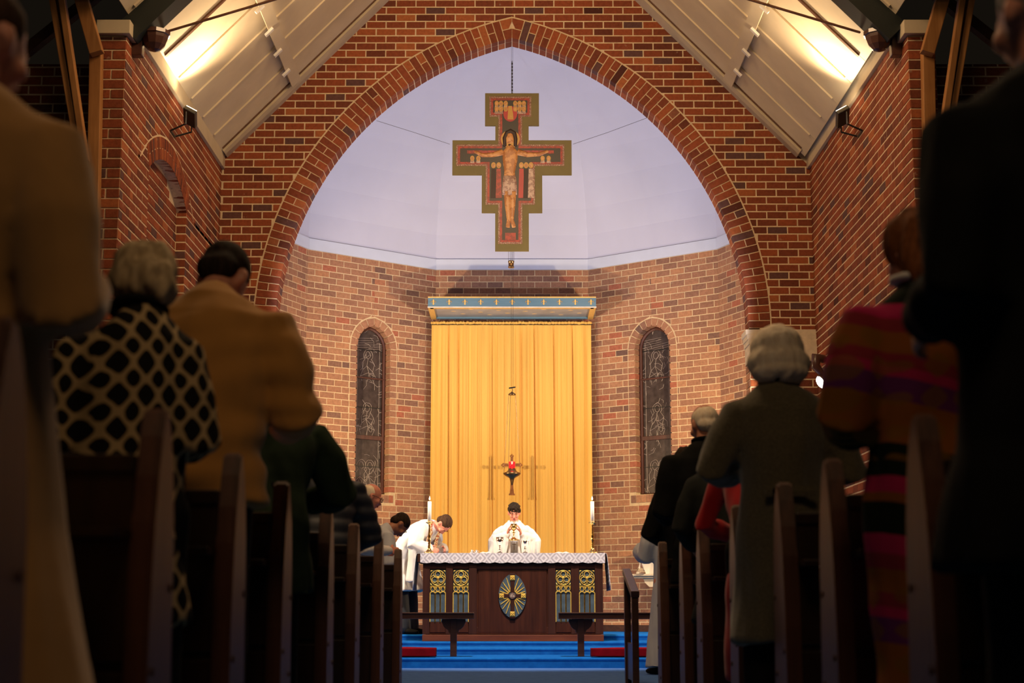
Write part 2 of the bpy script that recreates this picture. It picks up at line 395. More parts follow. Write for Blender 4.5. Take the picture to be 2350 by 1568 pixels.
class Arch:                                # centre line x0; arcs centred (x0 +- c, zs), inner half-width a
    def __init__(s, x0, a, zs, c, R=None, zl=-9): s.x0, s.a, s.zs, s.c = x0, a, zs, c; s.R = R or a + c; s.zl = zl
    def cut(s, poly, off=0):               # remove inside of the arch grown by off (local tangent)
        cx = sum(p[0] for p in poly) / len(poly) - s.x0; cz = sum(p[1] for p in poly) / len(poly)
        xs = [p[0] - s.x0 for p in poly]; top = max(p[1] for p in poly)
        if top < s.zl: return [poly]
        sg = -1 if cx < 0 else 1; span = (min(xs) < 0 < max(xs))
        if cz <= s.zs0():
            if span: 
                l = clip(poly, (-1, 0), -(s.x0 - s.a - off)); r = clip(poly, (1, 0), s.x0 + s.a + off)
                return [q for q in (l, r) if len(q) > 2]
            return [clip(poly, (sg, 0), (s.x0 * sg + s.a + off))]
        res = []
        for g in ((-1, 1) if span and min(abs(min(xs)), max(xs)) > .01 else (sg,)):
            p = poly
            if span: p = clip(p, (g, 0), s.x0 * g)
            if len(p) < 3: continue
            qx = sum(t[0] for t in p) / len(p) - s.x0; qz = sum(t[1] for t in p) / len(p)
            C = (-g * s.c, s.zs); n = V((qx - C[0], qz - C[1])).normalized()
            far = s.R + off
            q = clip(p, (n.x, n.y), n.x * (C[0] + s.x0) + n.y * C[1] + far)
            if len(q) > 2: res.append(q)
        return res
    def zs0(s):                            # height where the arcs meet the jambs
        d = s.R ** 2 - (s.a + s.c) ** 2
        return s.zs + (math.sqrt(d) if d > 1e-6 else 0)
    def inside(s, x, z, off=0):
        x = abs(x - s.x0)
        if z < s.zl: return False
        if z <= s.zs0(): return x < s.a + off
        return math.hypot(x + s.c, z - s.zs) < s.R + off
    def pts(s, off=0, n=14):               # outline left jamb -> apex -> right jamb
        R = s.R + off; aa = s.a + off; z0 = math.sqrt(max(0, R * R - (aa + s.c) ** 2)); a0 = math.atan2(z0, -(aa + s.c)); a1 = math.atan2(math.sqrt(R * R - s.c ** 2), -s.c)
        L = [(s.c + R * math.cos(a0 + (a1 - a0) * i / n), s.zs + R * math.sin(a0 + (a1 - a0) * i / n)) for i in range(n + 1)]
        return [(s.x0 + x, z) for x, z in L] + [(s.x0 - x, z) for x, z in reversed(L[:-1])]
    def voussoirs(s, t, wd, joint, rows, y):
        """rows: list of (yf, yb); alternating stretcher / two headers when t > .2"""
        z0 = math.sqrt(max(0, s.R ** 2 - (s.a + s.c) ** 2)); a0 = math.atan2(z0, -(s.a + s.c)); a1 = math.atan2(math.sqrt(s.R ** 2 - s.c ** 2), -s.c)
        n = max(3, round(abs(a0 - a1) * s.R / wd)); out = []
        for g in (1, -1):
            for i in range(n):
                b0 = a0 + (a1 - a0) * i / n; b1 = a0 + (a1 - a0) * (i + 1) / n
                for ri, (yf, yb) in enumerate(rows):
                    spl = [(0, t)] if (t < .2 or (i + ri) % 2 == 0 or ri) else [(0, t * .5 - joint / 2), (t * .5 + joint / 2, t)]
                    for r0, r1 in spl:
                        q = []
                        bo = b1 if i < n - 1 else math.acos(max(-1, -s.c / (s.R + r1))) - .006
                        for (rr, bb, sgn) in ((s.R + r0, b0, -1), (s.R + r1, b0, -1), (s.R + r1, bo, 1), (s.R + r0, b1, 1)):
                            da = joint / 2 / rr * sgn * (1 if a1 < a0 else -1)
                            q.append((s.x0 + g * (s.c + rr * math.cos(bb + da)), s.zs + rr * math.sin(bb + da)))
                        if g < 0: q = q[::-1]
                        if g > 0: q = clip(q, (-1, 0), -(s.x0 - .003))
                        else: q = clip(q, (1, 0), s.x0 + .003)
                        if len(q) > 2: out.append((q if g > 0 else q, yf, yb))
        return out
def ccw(poly):
    a = sum(poly[i - 1][0] * poly[i][1] - poly[i][0] * poly[i - 1][1] for i in range(len(poly)))
    return poly if a > 0 else poly[::-1]
def courses(u0, u1, z0, z1, L=.242, C=.0925, J=.0155, planes=(), arches=(), yf=-.004, yb=.03, phase=0, zr=0):
    out = []; k0 = math.floor((z0 - zr) / C)
    k = k0
    while zr + k * C < z1:
        za, zb = zr + k * C + J / 2, zr + (k + 1) * C - J / 2
        off = (k % 2) * L / 2 + phase
        i = math.floor((u0 - off) / L) - 1
        while off + i * L < u1:
            a, b = off + i * L + J / 2, off + (i + 1) * L - J / 2; i += 1
            a, b = max(a, u0), min(b, u1); c0, c1 = max(za, z0), min(zb, z1)
            if b - a < .02 or c1 - c0 < .012: continue
            ps = [[(a, c0), (b, c0), (b, c1), (a, c1)]]
            for n, c in planes: ps = [q for q in (clip(p, n, c) for p in ps) if len(q) > 2]
            for ar, o in arches:
                ps = [q for p in ps for q in ar.cut(p, o + J * .6) if len(q) > 2]
            for p in ps:
                if area(p) > 4e-4: out.append((ccw(p), yf, yb))
        k += 1
    return out

# ------------------------------------------------------------ the structure
W_L, W_R = -3.50, 3.59
YA, YB_ = 18.0, 18.28           # arch wall front and back
SL, Z0 = 1.042, 7.991 + 1.502 * 1.042    # roof pitch, ridge height on the wall plane
floor = bx('floor', (-9, -3, -.1), (9, 16.3, 0), m_navec, None, 0); struct(floor)
# chancel steps
STEP = [(16.3, .107), (17.46, .181), (18.35, .236), (19.2, .305)]
for i, (y, z) in enumerate(STEP):
    y2 = 24.0 if i > 1 else 18.6; x = 3.3 if i < 2 else 2.78
    bm = nb(); z0 = (STEP[i - 1][1] if i else 0) - (.02 if i else 0); hx = 3.5 if i < 2 else 4.4
    poly = [(-y2, z0), (-y2, z), (-(y + .018), z), (-(y + .004), z - .005), (-(y - .006), z - .016), (-(y - .004), z - .028), (-y, z - .036), (-y, z0)]
    extrude(bm, poly, -hx, hx, Matrix(((0, 1, 0, 0), (-1, 0, 0, 0), (0, 0, 1, 0), (0, 0, 0, 1))))
    o = obj('trim_%d' % (20 + i), bm, m_carpet); struct(o); o['label'] = 'blue carpeted chancel step'
# arch wall
arch = Arch(.0, 2.805, 3.885, .92)
roofL = ((SL, -1), -Z0); roofR = ((-SL, -1), -Z0)
wa = nb()
out = arch.pts(.13, 30)
poly = [(W_L, 0), (W_L, Z0 + SL * W_L + .2), (0, Z0 + .2), (W_R, Z0 - SL * W_R + .2), (W_R, 0), (out[-1][0], 0)] + out[::-1] + [(out[0][0], 0)]
extrude(wa, poly, YA, YB_ - .0)
wall = struct(obj('wall_arch', wa, m_mortar))
br = courses(W_L, W_R, 0, 8.5, planes=(((SL, -1), -Z0 - .05), ((-SL, -1), -Z0 - .05)), arches=((arch, .262),), zr=3.92 - 45 * .0925, phase=.03)
lay(wall, br, (0, YA, 0), (1, 0), m_brick)
ring = nb()
oi, oo = arch.pts(.0035, 56), arch.pts(.262, 56)
for y0, y1 in ((YA - .001, YB_),):
    A = [ring.verts.new((x, y0, z)) for x, z in oi]; Bq = [ring.verts.new((x, y0, z)) for x, z in oo]; C = [ring.verts.new((x, y1, z)) for x, z in oi]; D = [ring.verts.new((x, y1, z)) for x, z in oo]
    for i in range(len(oi) - 1):
        ring.faces.new((A[i], A[i + 1], Bq[i + 1], Bq[i])); ring.faces.new((A[i], C[i], C[i + 1], A[i + 1])); ring.faces.new((C[i], D[i], D[i + 1], C[i + 1]))
ringo = struct(obj('trim_1', ring, m_mortar)); ringo['label'] = 'brick ring of the pointed chancel arch'
lay(ringo, [(ccw(q), a, b) for q, a, b in arch.voussoirs(.252, .088, .012, [(-.008, .105), (.118, .282)], 0)], (0, YA, 0), (1, 0), m_brick)
# jambs below the springing: brick reveal and stone capitals
for s in (-1, 1):
    x = s * 2.805
    o = nb()
    for (a, b, z0, z1) in ((-.045, .80, 3.80, 3.862), (-.03, .795, 3.74, 3.80), (-.02, .79, 3.68, 3.74), (-.008, .785, 3.48, 3.68)):
        xa, xb = sorted((x + s * a, x + s * b)); box(o, (xa, YA - .045 - (a + .045) * .8, z0), (xb, YB_ + .04, z1), .004)
    c = obj('trim_%d' % (3 + (s > 0)), o, m_stone); struct(c); c['label'] = 'carved sandstone capital of the chancel arch'
    U_ = (0, -1) if s > 0 else (0, 1)
    O_ = (x - s * .004, YB_ if s > 0 else YA, 0)
    jp = struct(bx('wall_jamb_%s' % ('right' if s > 0 else 'left'), (min(x, x + s * .27), YA, 0), (max(x, x + s * .27), YB_, 3.48), m_mortar, None, 0))
    lay(jp, courses(0, YB_ - YA, 0, 3.48, yf=-.006, yb=.02, zr=3.92 - 45 * .0925), O_, U_, m_brick2, 60)
    q = sorted((x, x + s * .262)); lay(jp, courses(q[0], q[1], 0, 3.48, yf=-.005, yb=.02, zr=3.92 - 45 * .0925, phase=q[0] + .001), (0, YA, 0), (1, 0), m_brick, 60)
# apse
P = [(-4.35, 18.28), (-2.93, 21.65), (-1.16, 23.0), (1.16, 23.0), (2.95, 21.65), (4.37, 18.28)]
ZB, ZT = 5.714, 5.877
names = ['wall_apse_side_left', 'wall_apse_left', 'wall_apse_back', 'wall_apse_right', 'wall_apse_side_right']
lanc = {}
for i in range(5):
    a, b = V(P[i]), V(P[i + 1]); L_ = (b - a).length; U_ = (b - a).normalized(); O_ = (a.x, a.y, 0); B = basis(O_, U_)
    bm = nb()
    if i in (1, 3):
        xl, xr = ((818.7, 893) if i == 1 else (1459, 1537.5))
        ul = atplane(xl, 900, a, U_)[0]; ur = atplane(xr, 900, a, U_)[0]; xm = (xl + xr) / 2
        zt = atplane(xm, 748, a, U_)[1]; zsp = atplane(xm, 797, a, U_)[1]; zb = atplane(xm, 1134, a, U_)[1]
        hw = (ur - ul) / 2; h = zt - zsp; cc = (h * h - hw * hw) / (2 * hw); ar = Arch((ul + ur) / 2, hw, zsp, cc, None, zb - .12)
        lanc[i] = (ar, zb, zt, O_, U_)
        o = ar.pts(.02, 10); m_ = len(o) // 2; x0 = ar.x0
        left = [(0, 0), (x0, 0), (x0, zb)] + [(o[0][0], zb)] + o[:m_ + 1] + [(x0, ZB), (0, ZB)]
        right = [(x0, 0), (L_, 0), (L_, ZB), (x0, ZB)] + o[m_:] + [(o[-1][0], zb), (x0, zb)]
        extrude(bm, left, 0, .22, B); extrude(bm, right, 0, .22, B)
        br = []
        allb = courses(0, L_, 0, ZB, L=.241, J=.0125, arches=((ar, .125),), zr=ZB - 61 * .0925, phase=.0)
        # courses below the sill run through, so lay that zone without the window
        br = allb
        k = ZB - 61 * .0925
        while k < zsp:
            z0, z1 = max(k, zb) + .0065, min(k + .0925, zsp) - .0065
            if z1 - z0 > .02:
                for sg in (-1, 1):
                    q = sorted((x0 + sg * (hw + .004), x0 + sg * (hw + .119))); br.append(([(q[0], z0), (q[1], z0), (q[1], z1), (q[0], z1)], -.006, .11))
            k += .0925
        br += [(ccw(q), y0, y1) for q, y0, y1 in ar.voussoirs(.115, .085, .012, [(-.006, .11)], 0)]
        for j in range(9):              # soldier course under the sill
            q0 = x0 - hw - .1 + j * (2 * hw + .2) / 9; q1 = q0 + (2 * hw + .2) / 9 - .012
            br.append(([(q0, zb - .115), (q1, zb - .115), (q1, zb - .008), (q0, zb - .008)], -.010, .10))
    else:
        extrude(bm, [(0, 0), (L_, 0), (L_, ZB), (0, ZB)], 0, .15, B)
        br = courses(0, L_, 0, ZB, L=.241, J=.0125, zr=ZB - 61 * .0925, phase=.06 if i == 2 else 0)
    wo = struct(obj(names[i], bm, m_mortar2)); lay(wo, br, O_, U_, m_brick2)
# pale blue band under the vault
band = struct(thing('trim_2', 'pale blue board band under the sanctuary vault', 'trim')); del band['category']
for i in range(5):
    a, b = V(P[i]), V(P[i + 1]); L_ = (b - a).length; B = basis((a.x, a.y, 0), (b - a))
    bm = nb(); box(bm, (.004, -.028, ZB), (L_ - .004, .05, ZT), .003); bmesh.ops.transform(bm, matrix=B, verts=bm.verts); obj('board', bm, m_band, band)
    bm = nb(); box(bm, (.0, -.012, ZT), (L_, .05, ZT + .006)); bmesh.ops.transform(bm, matrix=B, verts=bm.verts); obj('shadow_gap', bm, m_wire, band)
bm = nb(); Q = V((0, 18.0)); rings = []
for k in range(13):
    t = k / 12; s = math.cos(t * PI / 2) ** .85; z = ZT + .006 + 3.1 * math.sin(t * PI / 2) ** 1.05
    rings.append([bm.verts.new((*(Q + (V(p) - Q) * max(s, .003)), z)) for p in P])
for A, B in zip(rings, rings[1:]):
    for j in range(5): bm.faces.new((A[j], A[j + 1], B[j + 1], B[j]))
vault = struct(obj('ceiling_vault', bm, m_plaster)); 
# black skirting and dado rail along the sanctuary wall
sk = struct(thing('baseboard_apse', 'dark skirting and low rail along the sanctuary wall', 'trim')); del sk['category']
for i in range(5):
    a, b = V(P[i]), V(P[i + 1]); L_ = (b - a).length; B = basis((a.x, a.y, 0), (b - a))
    for z0, z1, nm in ((.305, .40, 'skirting_board'), (.50, .555, 'dado_rail')):
        if nm == 'dado_rail' and i == 2: continue
        bm = nb(); box(bm, (0, -.03, z0), (L_, .0, z1), .004); bmesh.ops.transform(bm, matrix=B, verts=bm.verts); obj(nm, bm, m_rail, sk)

# lancet windows
def lancet(i, num):
    ar, zb, zt, O_, U_ = lanc[i]; B = basis(O_, U_); x0, hw = ar.x0, ar.a
    t = struct(thing('window_%d' % num, 'tall pointed leaded window %s of the gold curtain' % ('left' if i == 1 else 'right'), 'window')); del t['category']
    def put(bm, nm, m, par=t): bmesh.ops.transform(bm, matrix=B, verts=bm.verts); return obj(nm, bm, m, par)
    D = .12
    bm = nb(); extrude(bm, [(ar.pts(.0)[0][0], zb)] + ar.pts(0) + [(ar.pts(0)[-1][0], zb)], D + .05, D + .07); put(bm, 'outer_boarding', m_black)
    bm = nb(); pts = [(x0 - hw + .02, zb + .02)] + [(p[0], p[1]) for p in Arch(x0, hw - .02, ar.zs, ar.c).pts(0, 10)] + [(x0 + hw - .02, zb + .02)]
    tube(bm, [(x, D, z) for x, z in pts], [(.022, .028)] * len(pts), (0, 1, 0), 6, False, True); put(bm, 'window_frame', m_frame)
    H = zt - zb; bars = [zb + H * .335, zb + H * .69]
    for k, z in enumerate(bars):
        bm = nb(); box(bm, (x0 - hw + .02, D - .02, z - (.03 if k == 0 else .012)), (x0 + hw - .02, D + .03, z + (.03 if k == 0 else .012)), .004); put(bm, 'transom', m_frame)
    for z in (zb + H * .165, zb + H * .515, zb + H * .86):
        bm = nb(); box(bm, (x0 - hw + .03, D + .0, z - .004), (x0 + hw - .03, D + .02, z + .004)); put(bm, 'saddle_bar', m_black)
    cells = [zb + .02] + bars + [None]
    inner = Arch(x0, hw - .03, ar.zs, ar.c)
    rnd = random.Random(40 + i)
    for k in range(3):
        bm = nb()
        if k < 2: extrude(bm, [(x0 - hw + .03, cells[k]), (x0 + hw - .03, cells[k]), (x0 + hw - .03, cells[k + 1]), (x0 - hw + .03, cells[k + 1])], D + .02, D + .026)
        else: extrude(bm, [(x0 - hw + .03, cells[2])] + inner.pts(0, 10) + [(x0 + hw - .03, cells[2])], D + .02, D + .026)
        pane = put(bm, 'pane', m_pane)
    # lead cames: figure outlines and border network
    bm = nb()
    def came(pts, r=.0035):
        q = [(x, D + .014, z) for x, z in pts if inner.inside(x, z, .01) and z > zb]
        if len(q) > 1: tube(bm, q, r, None, 4, False)
    def loop(cx, cz, rx, rz, n=10, a0=0, a1=2 * PI, jit=.006): came([(cx + rx * math.cos(a0 + (a1 - a0) * j / n) + rnd.uniform(-jit, jit), cz + rz * math.sin(a0 + (a1 - a0) * j / n) + rnd.uniform(-jit, jit)) for j in range(n + 1)])
    w_ = hw - .035
    for sg in (-1, 1): came([(x0 + sg * (w_ - .055), zb + .03 + j * (zt - zb - .25) / 18) for j in range(19)])
    z = zb + .05
    while z < zt - .25:
        for sg in (-1, 1):
            if rnd.random() < .75: came([(x0 + sg * (w_ - .055), z), (x0 + sg * w_, z + rnd.uniform(-.04, .04))])
        z += rnd.uniform(.06, .15)
    for f in (.08, .42, .74):
        c = zb + H * f; n_ = 1 if f > .1 else 2
        for q in range(n_):
            cx = x0 + (0 if n_ == 1 else (-.08, .07)[q]) + rnd.uniform(-.02, .02)
            loop(cx, c + .22, .042, .052); loop(cx, c + .22, .075, .085, 12, -.6, PI + .6)
            came([(cx - .05, c + .17), (cx - .10, c + .10), (cx - .09, c), (cx - .13, c - .10), (cx - .10, c - .17)]); came([(cx + .05, c + .17), (cx + .11, c + .09), (cx + .08, c - .02), (cx + .13, c - .09), (cx + .09, c - .17)])
            came([(cx, c + .17), (cx - .02, c + .06), (cx + .02, c - .05), (cx - .01, c - .17)]); came([(cx - .09, c), (cx - .02, c + .06), (cx + .08, c - .02)])
            came([(cx - .13, c - .10), (cx, c - .04), (cx + .13, c - .09)]); loop(cx + .06, c - .08, .03, .045)
    for q in range(60):
        a = x0 + rnd.uniform(-w_, w_); z = rnd.uniform(zb + .04, zt - .08); L = rnd.uniform(.06, .17); th = rnd.uniform(0, PI)
        came([(a, z), (a + L * .5 * math.cos(th) + rnd.uniform(-.015, .015), z + L * .5 * math.sin(th)), (a + L * math.cos(th + .3), z + L * math.sin(th + .3))], .003)
    for q in range(7): came([(x0 - w_ + .03, zt - .36 + q * .035), (x0 + w_ * .3, zt - .32 + q * .032)], .0025); came([(x0 + w_ * .35, zt - .36 + q * .035), (x0 + w_, zt - .33 + q * .032)], .0025)
    lc = put(bm, 'lead_cames', m_lead); lc['kind'] = 'stuff'
lancet(1, 1); lancet(3, 2)

# side walls of the chancel, piers
YP = 13.7; PT = 5.715
for s, X in ((-1, W_L), (1, W_R)):
    ze = 5.84
    U_ = (0, 1) if s < 0 else (0, -1); O_ = (X, YP, 0) if s < 0 else (X, YA, 0); Lw = YA - YP
    wl = None; bm = nb()
    if s < 0:
        na = Arch(15.27 - YP, .87, 3.53, 0, 1.536, 2.0)
        o = na.pts(0, 12); m_ = len(o) // 2; x0 = na.x0; B = basis(O_, U_)
        extrude(bm, [(0, 0), (x0, 0), (x0, 2.0), (x0 - .87, 2.0)] + o[:m_ + 1] + [(x0, ze), (0, ze)], 0, .24, B)
        extrude(bm, [(x0, 0), (Lw, 0), (Lw, ze), (x0, ze)] + o[m_:] + [(x0 + .87, 2.0), (x0, 2.0)], 0, .24, B)
        extrude(bm, [(x0 - .9, 2), (x0 + .9, 2), (x0 + .9, 5.2), (x0 - .9, 5.2)], .11, .2, B)
        bb = [q for q in courses(0, Lw, 0, ze, arches=((na, .235),), zr=3.92 - 45 * .0925) if q[0][0][1] > 4.83 or not (x0 - .87 - .3 < q[0][0][0] < x0 + .87 + .3) or True]
        # jambs have no ring: fill beside the recess
        zj = na.zs0()
        bb = [q for q in bb if max(p[1] for p in q[0]) > zj]
        bb += [q for q in courses(0, x0 - .875, 0, zj, zr=3.92 - 45 * .0925)] + courses(x0 + .875, Lw, 0, zj, zr=3.92 - 45 * .0925) + courses(x0 - .875, x0 + .875, 0, 1.99, zr=3.92 - 45 * .0925)
        rec = [(q[0], .104, .13) for q in courses(x0 - .86, x0 + .86, 2.0, 5.06, zr=3.92 - 45 * .0925) if na.inside(sum(p[0] for p in q[0]) / 4, max(p[1] for p in q[0]), -.01)]
        for g in (-1, 1):
            f_ = lambda x, z: (g * (x - x0), z)
            bb += courses(x0 - 1.25 if g < 0 else x0 + .87, x0 - .87 if g < 0 else x0 + 1.25, zj, zj + .19, zr=3.92 - 45 * .0925,
                planes=(((g * .824, -.566), g * .824 * x0 + .824 * .88 - .566 * zj), ((-g * .632, -.775), -g * .632 * x0 - .632 * 1.215 - .775 * zj)))
        bb += rec + [(ccw(q), y0, y1) for q, y0, y1 in na.voussoirs(.225, .05, .011, [(-.006, .10)], 0)]
    else:
        extrude(bm, [(0, 0), (Lw, 0), (Lw, ze), (0, ze)], 0, .24, basis(O_, U_)); bb = courses(0, Lw, 0, ze, zr=3.92 - 45 * .0925)
    wl = struct(obj('wall_left' if s < 0 else 'wall_right', bm, m_mortar)); lay(wl, bb, O_, U_, m_brick)
    if s < 0: lay(wl, courses(0, .11, 2.0, zj, yf=-.004, yb=.02, zr=3.92 - 45 * .0925), (X - .11, YP + x0 + .87, 0), (1, 0), m_brick, 40)
    xo, xi = X + s * .245, X
    a, b = sorted((xo, xi))
    pr = struct(bx('wall_pier_left' if s < 0 else 'wall_pier_right', (a + .0, YP - .35, 0), (b, YP, PT), m_mortar, None, 0))
    L1 = b - a
    pb = []; k = 0; z = 3.92 - 45 * .0925
    while z < PT:
        z0, z1 = max(z, 0) + .0065, min(z + .0925, PT) - .0065
        if z1 - z0 > .02:
            if k % 2: pb.append(([(.0, z0), (L1 - .002, z0), (L1 - .002, z1), (.0, z1)], -.007, .04))
            else: pb += [([(.0, z0), (L1 / 2 - .007, z0), (L1 / 2 - .007, z1), (.0, z1)], -.007, .04), ([(L1 / 2 + .007, z0), (L1 - .002, z0), (L1 - .002, z1), (L1 / 2 + .007, z1)], -.007, .04)]
        z += .0925; k += 1
    lay(pr, pb, (a, YP - .35, 0), (1, 0), m_brick)
    # inner return of the pier
    lay(pr, courses(0, .35, 0, PT, zr=3.92 - 45 * .0925, phase=.11), (X - s * .001, YP - .35 if s < 0 else YP, 0), U_, m_brick, 120)
    # cream padstone
    q = sorted((X + s * .26, X - s * .045)); p = struct(bx('trim_%d' % (5 + (s > 0)), (q[0], YP - .42, 5.72), (q[1], YP - .0, 5.85), m_creamd, None, .006)); p['label'] = 'cream padstone on top of the brick pier'
    # aisle wall beyond
    q = sorted((X + s * .22, X + s * 3.4)); ww = struct(bx('wall_aisle_left' if s < 0 else 'wall_aisle_right', (q[0], 14.3, 0), (q[1], 14.5, 5.80), m_mortar, None, 0))
    lay(ww, courses(0, 3.18, 0, 5.80, zr=3.92 - 45 * .0925, phase=.05), (q[0], 14.3, 0), (1, 0), m_brick)

# nave ceiling
def ceil_pt(s, d, Y, low=0):       # d = distance from centre line
    return V((s * d, Y, Z0 - SL * d + .06 - low))
cl = struct(thing('ceiling', 'sloping cream boarded ceiling', 'ceiling')); del cl['category']
YB = [9.4, 10.05, 10.7, 11.35, 12.0, 12.7, 13.35, 14.0, 14.62, 15.27, 15.92, 16.55, 17.2, 17.86]
nrm = {s: V((s * SL, 0, 1)).normalized() for s in (-1, 1)}
def slab(nm, s, d0, d1, y0, y1, low, th, m, par=None, bev=0):
    bm = nb(); n = nrm[s]
    vs = []
    for k in (0, 1):
        for d, y in ((d0, y0), (d1, y0), (d1, y1), (d0, y1)):
            vs.append(bm.verts.new(V((s * d, y, Z0 - SL * d + .075)) - n * (low + th * k)))
    for f in ((0, 1, 2, 3), (7, 6, 5, 4), (0, 4, 5, 1), (1, 5, 6, 2), (2, 6, 7, 3), (3, 7, 4, 0)): bm.faces.new([vs[i] for i in f])
    return obj(nm, bm, m, par or cl)
for s in (-1, 1):
    for y0, y1 in zip(YB, YB[1:]):
        slab('ceiling_panel', s, 0, 1.62, y0 + .004, y1 - .004, 0, .02, m_cream); slab('ceiling_panel', s, 1.625, 3.52, y0 + .004, y1 - .004, 0, .02, m_cream)
    for j, y in enumerate(YB[1:-1]):
        dk = 13.9 < y < 14.7
        slab('batten', s, .02, 3.46, y - (.022 if dk else .02), y + (.022 if dk else .02), .02, .018, m_woodshade if dk else m_cream)  # two battens coloured dark to paint in their unlit side
    slab('cornice_board', s, 0, 3.47, 17.75, 17.995, .022, .03, m_creamd)
    slab('cornice_gap_shade', s, 0, 3.46, 17.70, 17.72, .02, .012, m_woodshade)  # dark strip drawn in place of the shaded gap beside the cornice
    # rail with notched blocks
    slab('purlin_rail', s, 2.59, 2.69, 13.9, 17.74, .062, .018, m_cream)
    for y in YB[8:]:
        if y < 17.7: slab('purlin_block', s, 2.655, 2.735, y - .035, y + .015, .080, .026, m_white); slab('purlin_spacer', s, 2.62, 2.67, y - .03, y + .03, .02, .045, m_cream)
    X = W_L if s < 0 else W_R
    q = sorted((X, X - s * .04)); tr = struct(bx('trim_%d' % (7 + (s > 0)), (q[0], YP + .02, 5.835), (q[1], YA - .01, 6.03), m_creamd, None, .004)); tr['label'] = 'cream eaves board above the side wall'
# dark trusses, tie rods and corbels
for s in (-1, 1):
    X = W_L if s < 0 else W_R; side = 'left' if s < 0 else 'right'
    t = thing('roof_truss', 'dark roof truss and tie rod rising from the %s pier' % side, 'truss', (0, 0, 0))
    bm = nb(); n = nrm[s]
    for d0, d1, y0, y1 in ((.0, 3.62, 13.40, 13.66),):
        vs = [bm.verts.new(V((s * d, y, Z0 - SL * d + .10)) - n * l) for l in (.03, .25) for d, y in ((d0, y0), (d1, y0), (d1, y1), (d0, y1))]
        for f in ((0, 1, 2, 3), (7, 6, 5, 4), (0, 4, 5, 1), (1, 5, 6, 2), (2, 6, 7, 3), (3, 7, 4, 0)): bm.faces.new([vs[i] for i in f])
    obj('rafter', bm, m_dark, t)
    bm = nb(); tube(bm, [at(1175 + s * 797, 74, 13.72), at(1175 + s * 548, 0, 13.75), V((0, 13.8, 7.0))], .013, None, 8); obj('tie_rod', bm, m_woodshade, t)
    c = thing('corbel', 'brown faceted corbel bowl on the %s pier under the truss' % side, 'corbel', (lambda p: (X - s * .20 , 13.58, p.z))(at(345, 78, 13.58)))
    bm = nb(); lathe(bm, [(.02, -.17), (.06, -.155), (.10, -.11), (.122, -.05), (.128, -.02)], seg=10); obj('bowl', bm, m_bakelite, c)
    bm = nb(); lathe(bm, [(.13, -.02), (.142, -.015), (.142, .02), (.12, .025)], seg=10); obj('rim', bm, m_bakelite, c)
    bm = nb(); q = sorted((s * .10, s * .205)); box(bm, (q[0], -.05, -.22), (q[1], .05, 0), .01); obj('bracket', bm, m_bakelite, c)
    # cedar aisle framing
    fr = thing('timber_brace_frame', 'cedar post with diagonal braces beside the %s pier' % side, 'timber frame', (X + s * .0, 13.2, 0))
    def beam(nm, p0, p1, wd, th, off=0, m=m_cedar):
        bm = nb(); a = at(*p0, 13.2); b = at(*p1, 13.2); a.x = -abs(a.x) * 1; b.x = -abs(b.x)
        a.x *= -s; b.x *= -s; a.x += (X - (-s) * -0) * 0; d = (b - a); L = d.length; mid = (a + b) / 2 - V((X, 13.2, 0))
        M = Matrix.Translation(mid + V((0, off, 0))) @ Matrix.Rotation(-math.atan2(d.x, d.z), 4, 'Y').inverted()
        box(bm, (-wd / 2, -th / 2, -L / 2), (wd / 2, th / 2, L / 2), .006, M); return obj(nm, bm, m, fr)
    sh = 0
    beam('post', (217, 110), (194, 1300), .105, .1, .07)
    beam('brace', (165, -90), (226, 128), .115, .1, -.05).scale = (1, 1, 1)
    beam('brace', (142, -60), (206, 380), .055, .09, -.13); beam('brace', (118, -60), (196, 400), .055, .09, -.11); beam('brace_gap_shade', (130, -60), (201, 380), .03, .05, -.10, m_woodshade)  # last strip is dark to paint the shade between the paired braces
    rb = nb(); box(rb, (-.05, -.05, 0), (.05, .05, 2.1), 0, Matrix.Translation((s * 1.9 , .9, 5.2)) @ Matrix.Rotation(s * -.85, 4, 'Y')); obj('aisle_rafter', rb, m_woodshade, fr)
    # floodlight on the eaves
    f = thing('floodlight', 'black floodlight on a bracket under the %s eaves' % side, 'floodlight', (X - s * .17, 15.3, 5.58))
    M = Matrix.Rotation(-s * .5, 4, 'Y') @ Matrix.Rotation(-.35, 4, 'X')
    bm = nb(); box(bm, (-.07, -.13, 0), (.07, .13, .05), .01, M); obj('housing', bm, m_black, f)
    bm = nb(); box(bm, (-.06, -.12, .05), (.06, .12, .056), 0, M); obj('lens', bm, m_floodface, f)
    bm = nb(); tube(bm, [(s * .16, -.1, -.16), (0, -.14, -.1), (0, -.14, .02)], .010, None, 6); tube(bm, [(s * .16, .1, -.16), (0, .14, -.1), (0, .14, .02)], .010, None, 6); tube(bm, [(s * .16, -.1, -.16), (s * .16, .1, -.16)], .012, None, 6); obj('bracket', bm, m_black, f)
    # round spotlight beside the arch
    g = thing('spotlight', 'round %s spotlight lamp on a curved bracket beside the chancel arch' % side, 'spotlight', (s * abs(at(1884, 878, 17.3).x), 17.3, at(1884, 878, 17.3).z))
    g['label'] = 'lit spotlight on a curved bracket on the right wall beside the arch' if s > 0 else 'lit spotlight on a curved bracket on the left wall beside the arch'
    d = V((-s * .80, -.22, -.50)).normalized(); R = V((0, 0, 1)).rotation_difference(d).to_matrix().to_4x4()
    bm = nb(); lathe(bm, [(.02, -.17), (.045, -.16), (.06, -.10), (.085, -.02), (.09, 0), (.08, 0)]); bmesh.ops.transform(bm, matrix=R, verts=bm.verts); obj('lamp_shade', bm, m_bakelite, g, True)
    bm = nb(); ell(bm, (0, 0, -.0), (.078, .078, .03)); bmesh.ops.transform(bm, matrix=R, verts=bm.verts); obj('lamp_glass', bm, m_lampface, g, True)
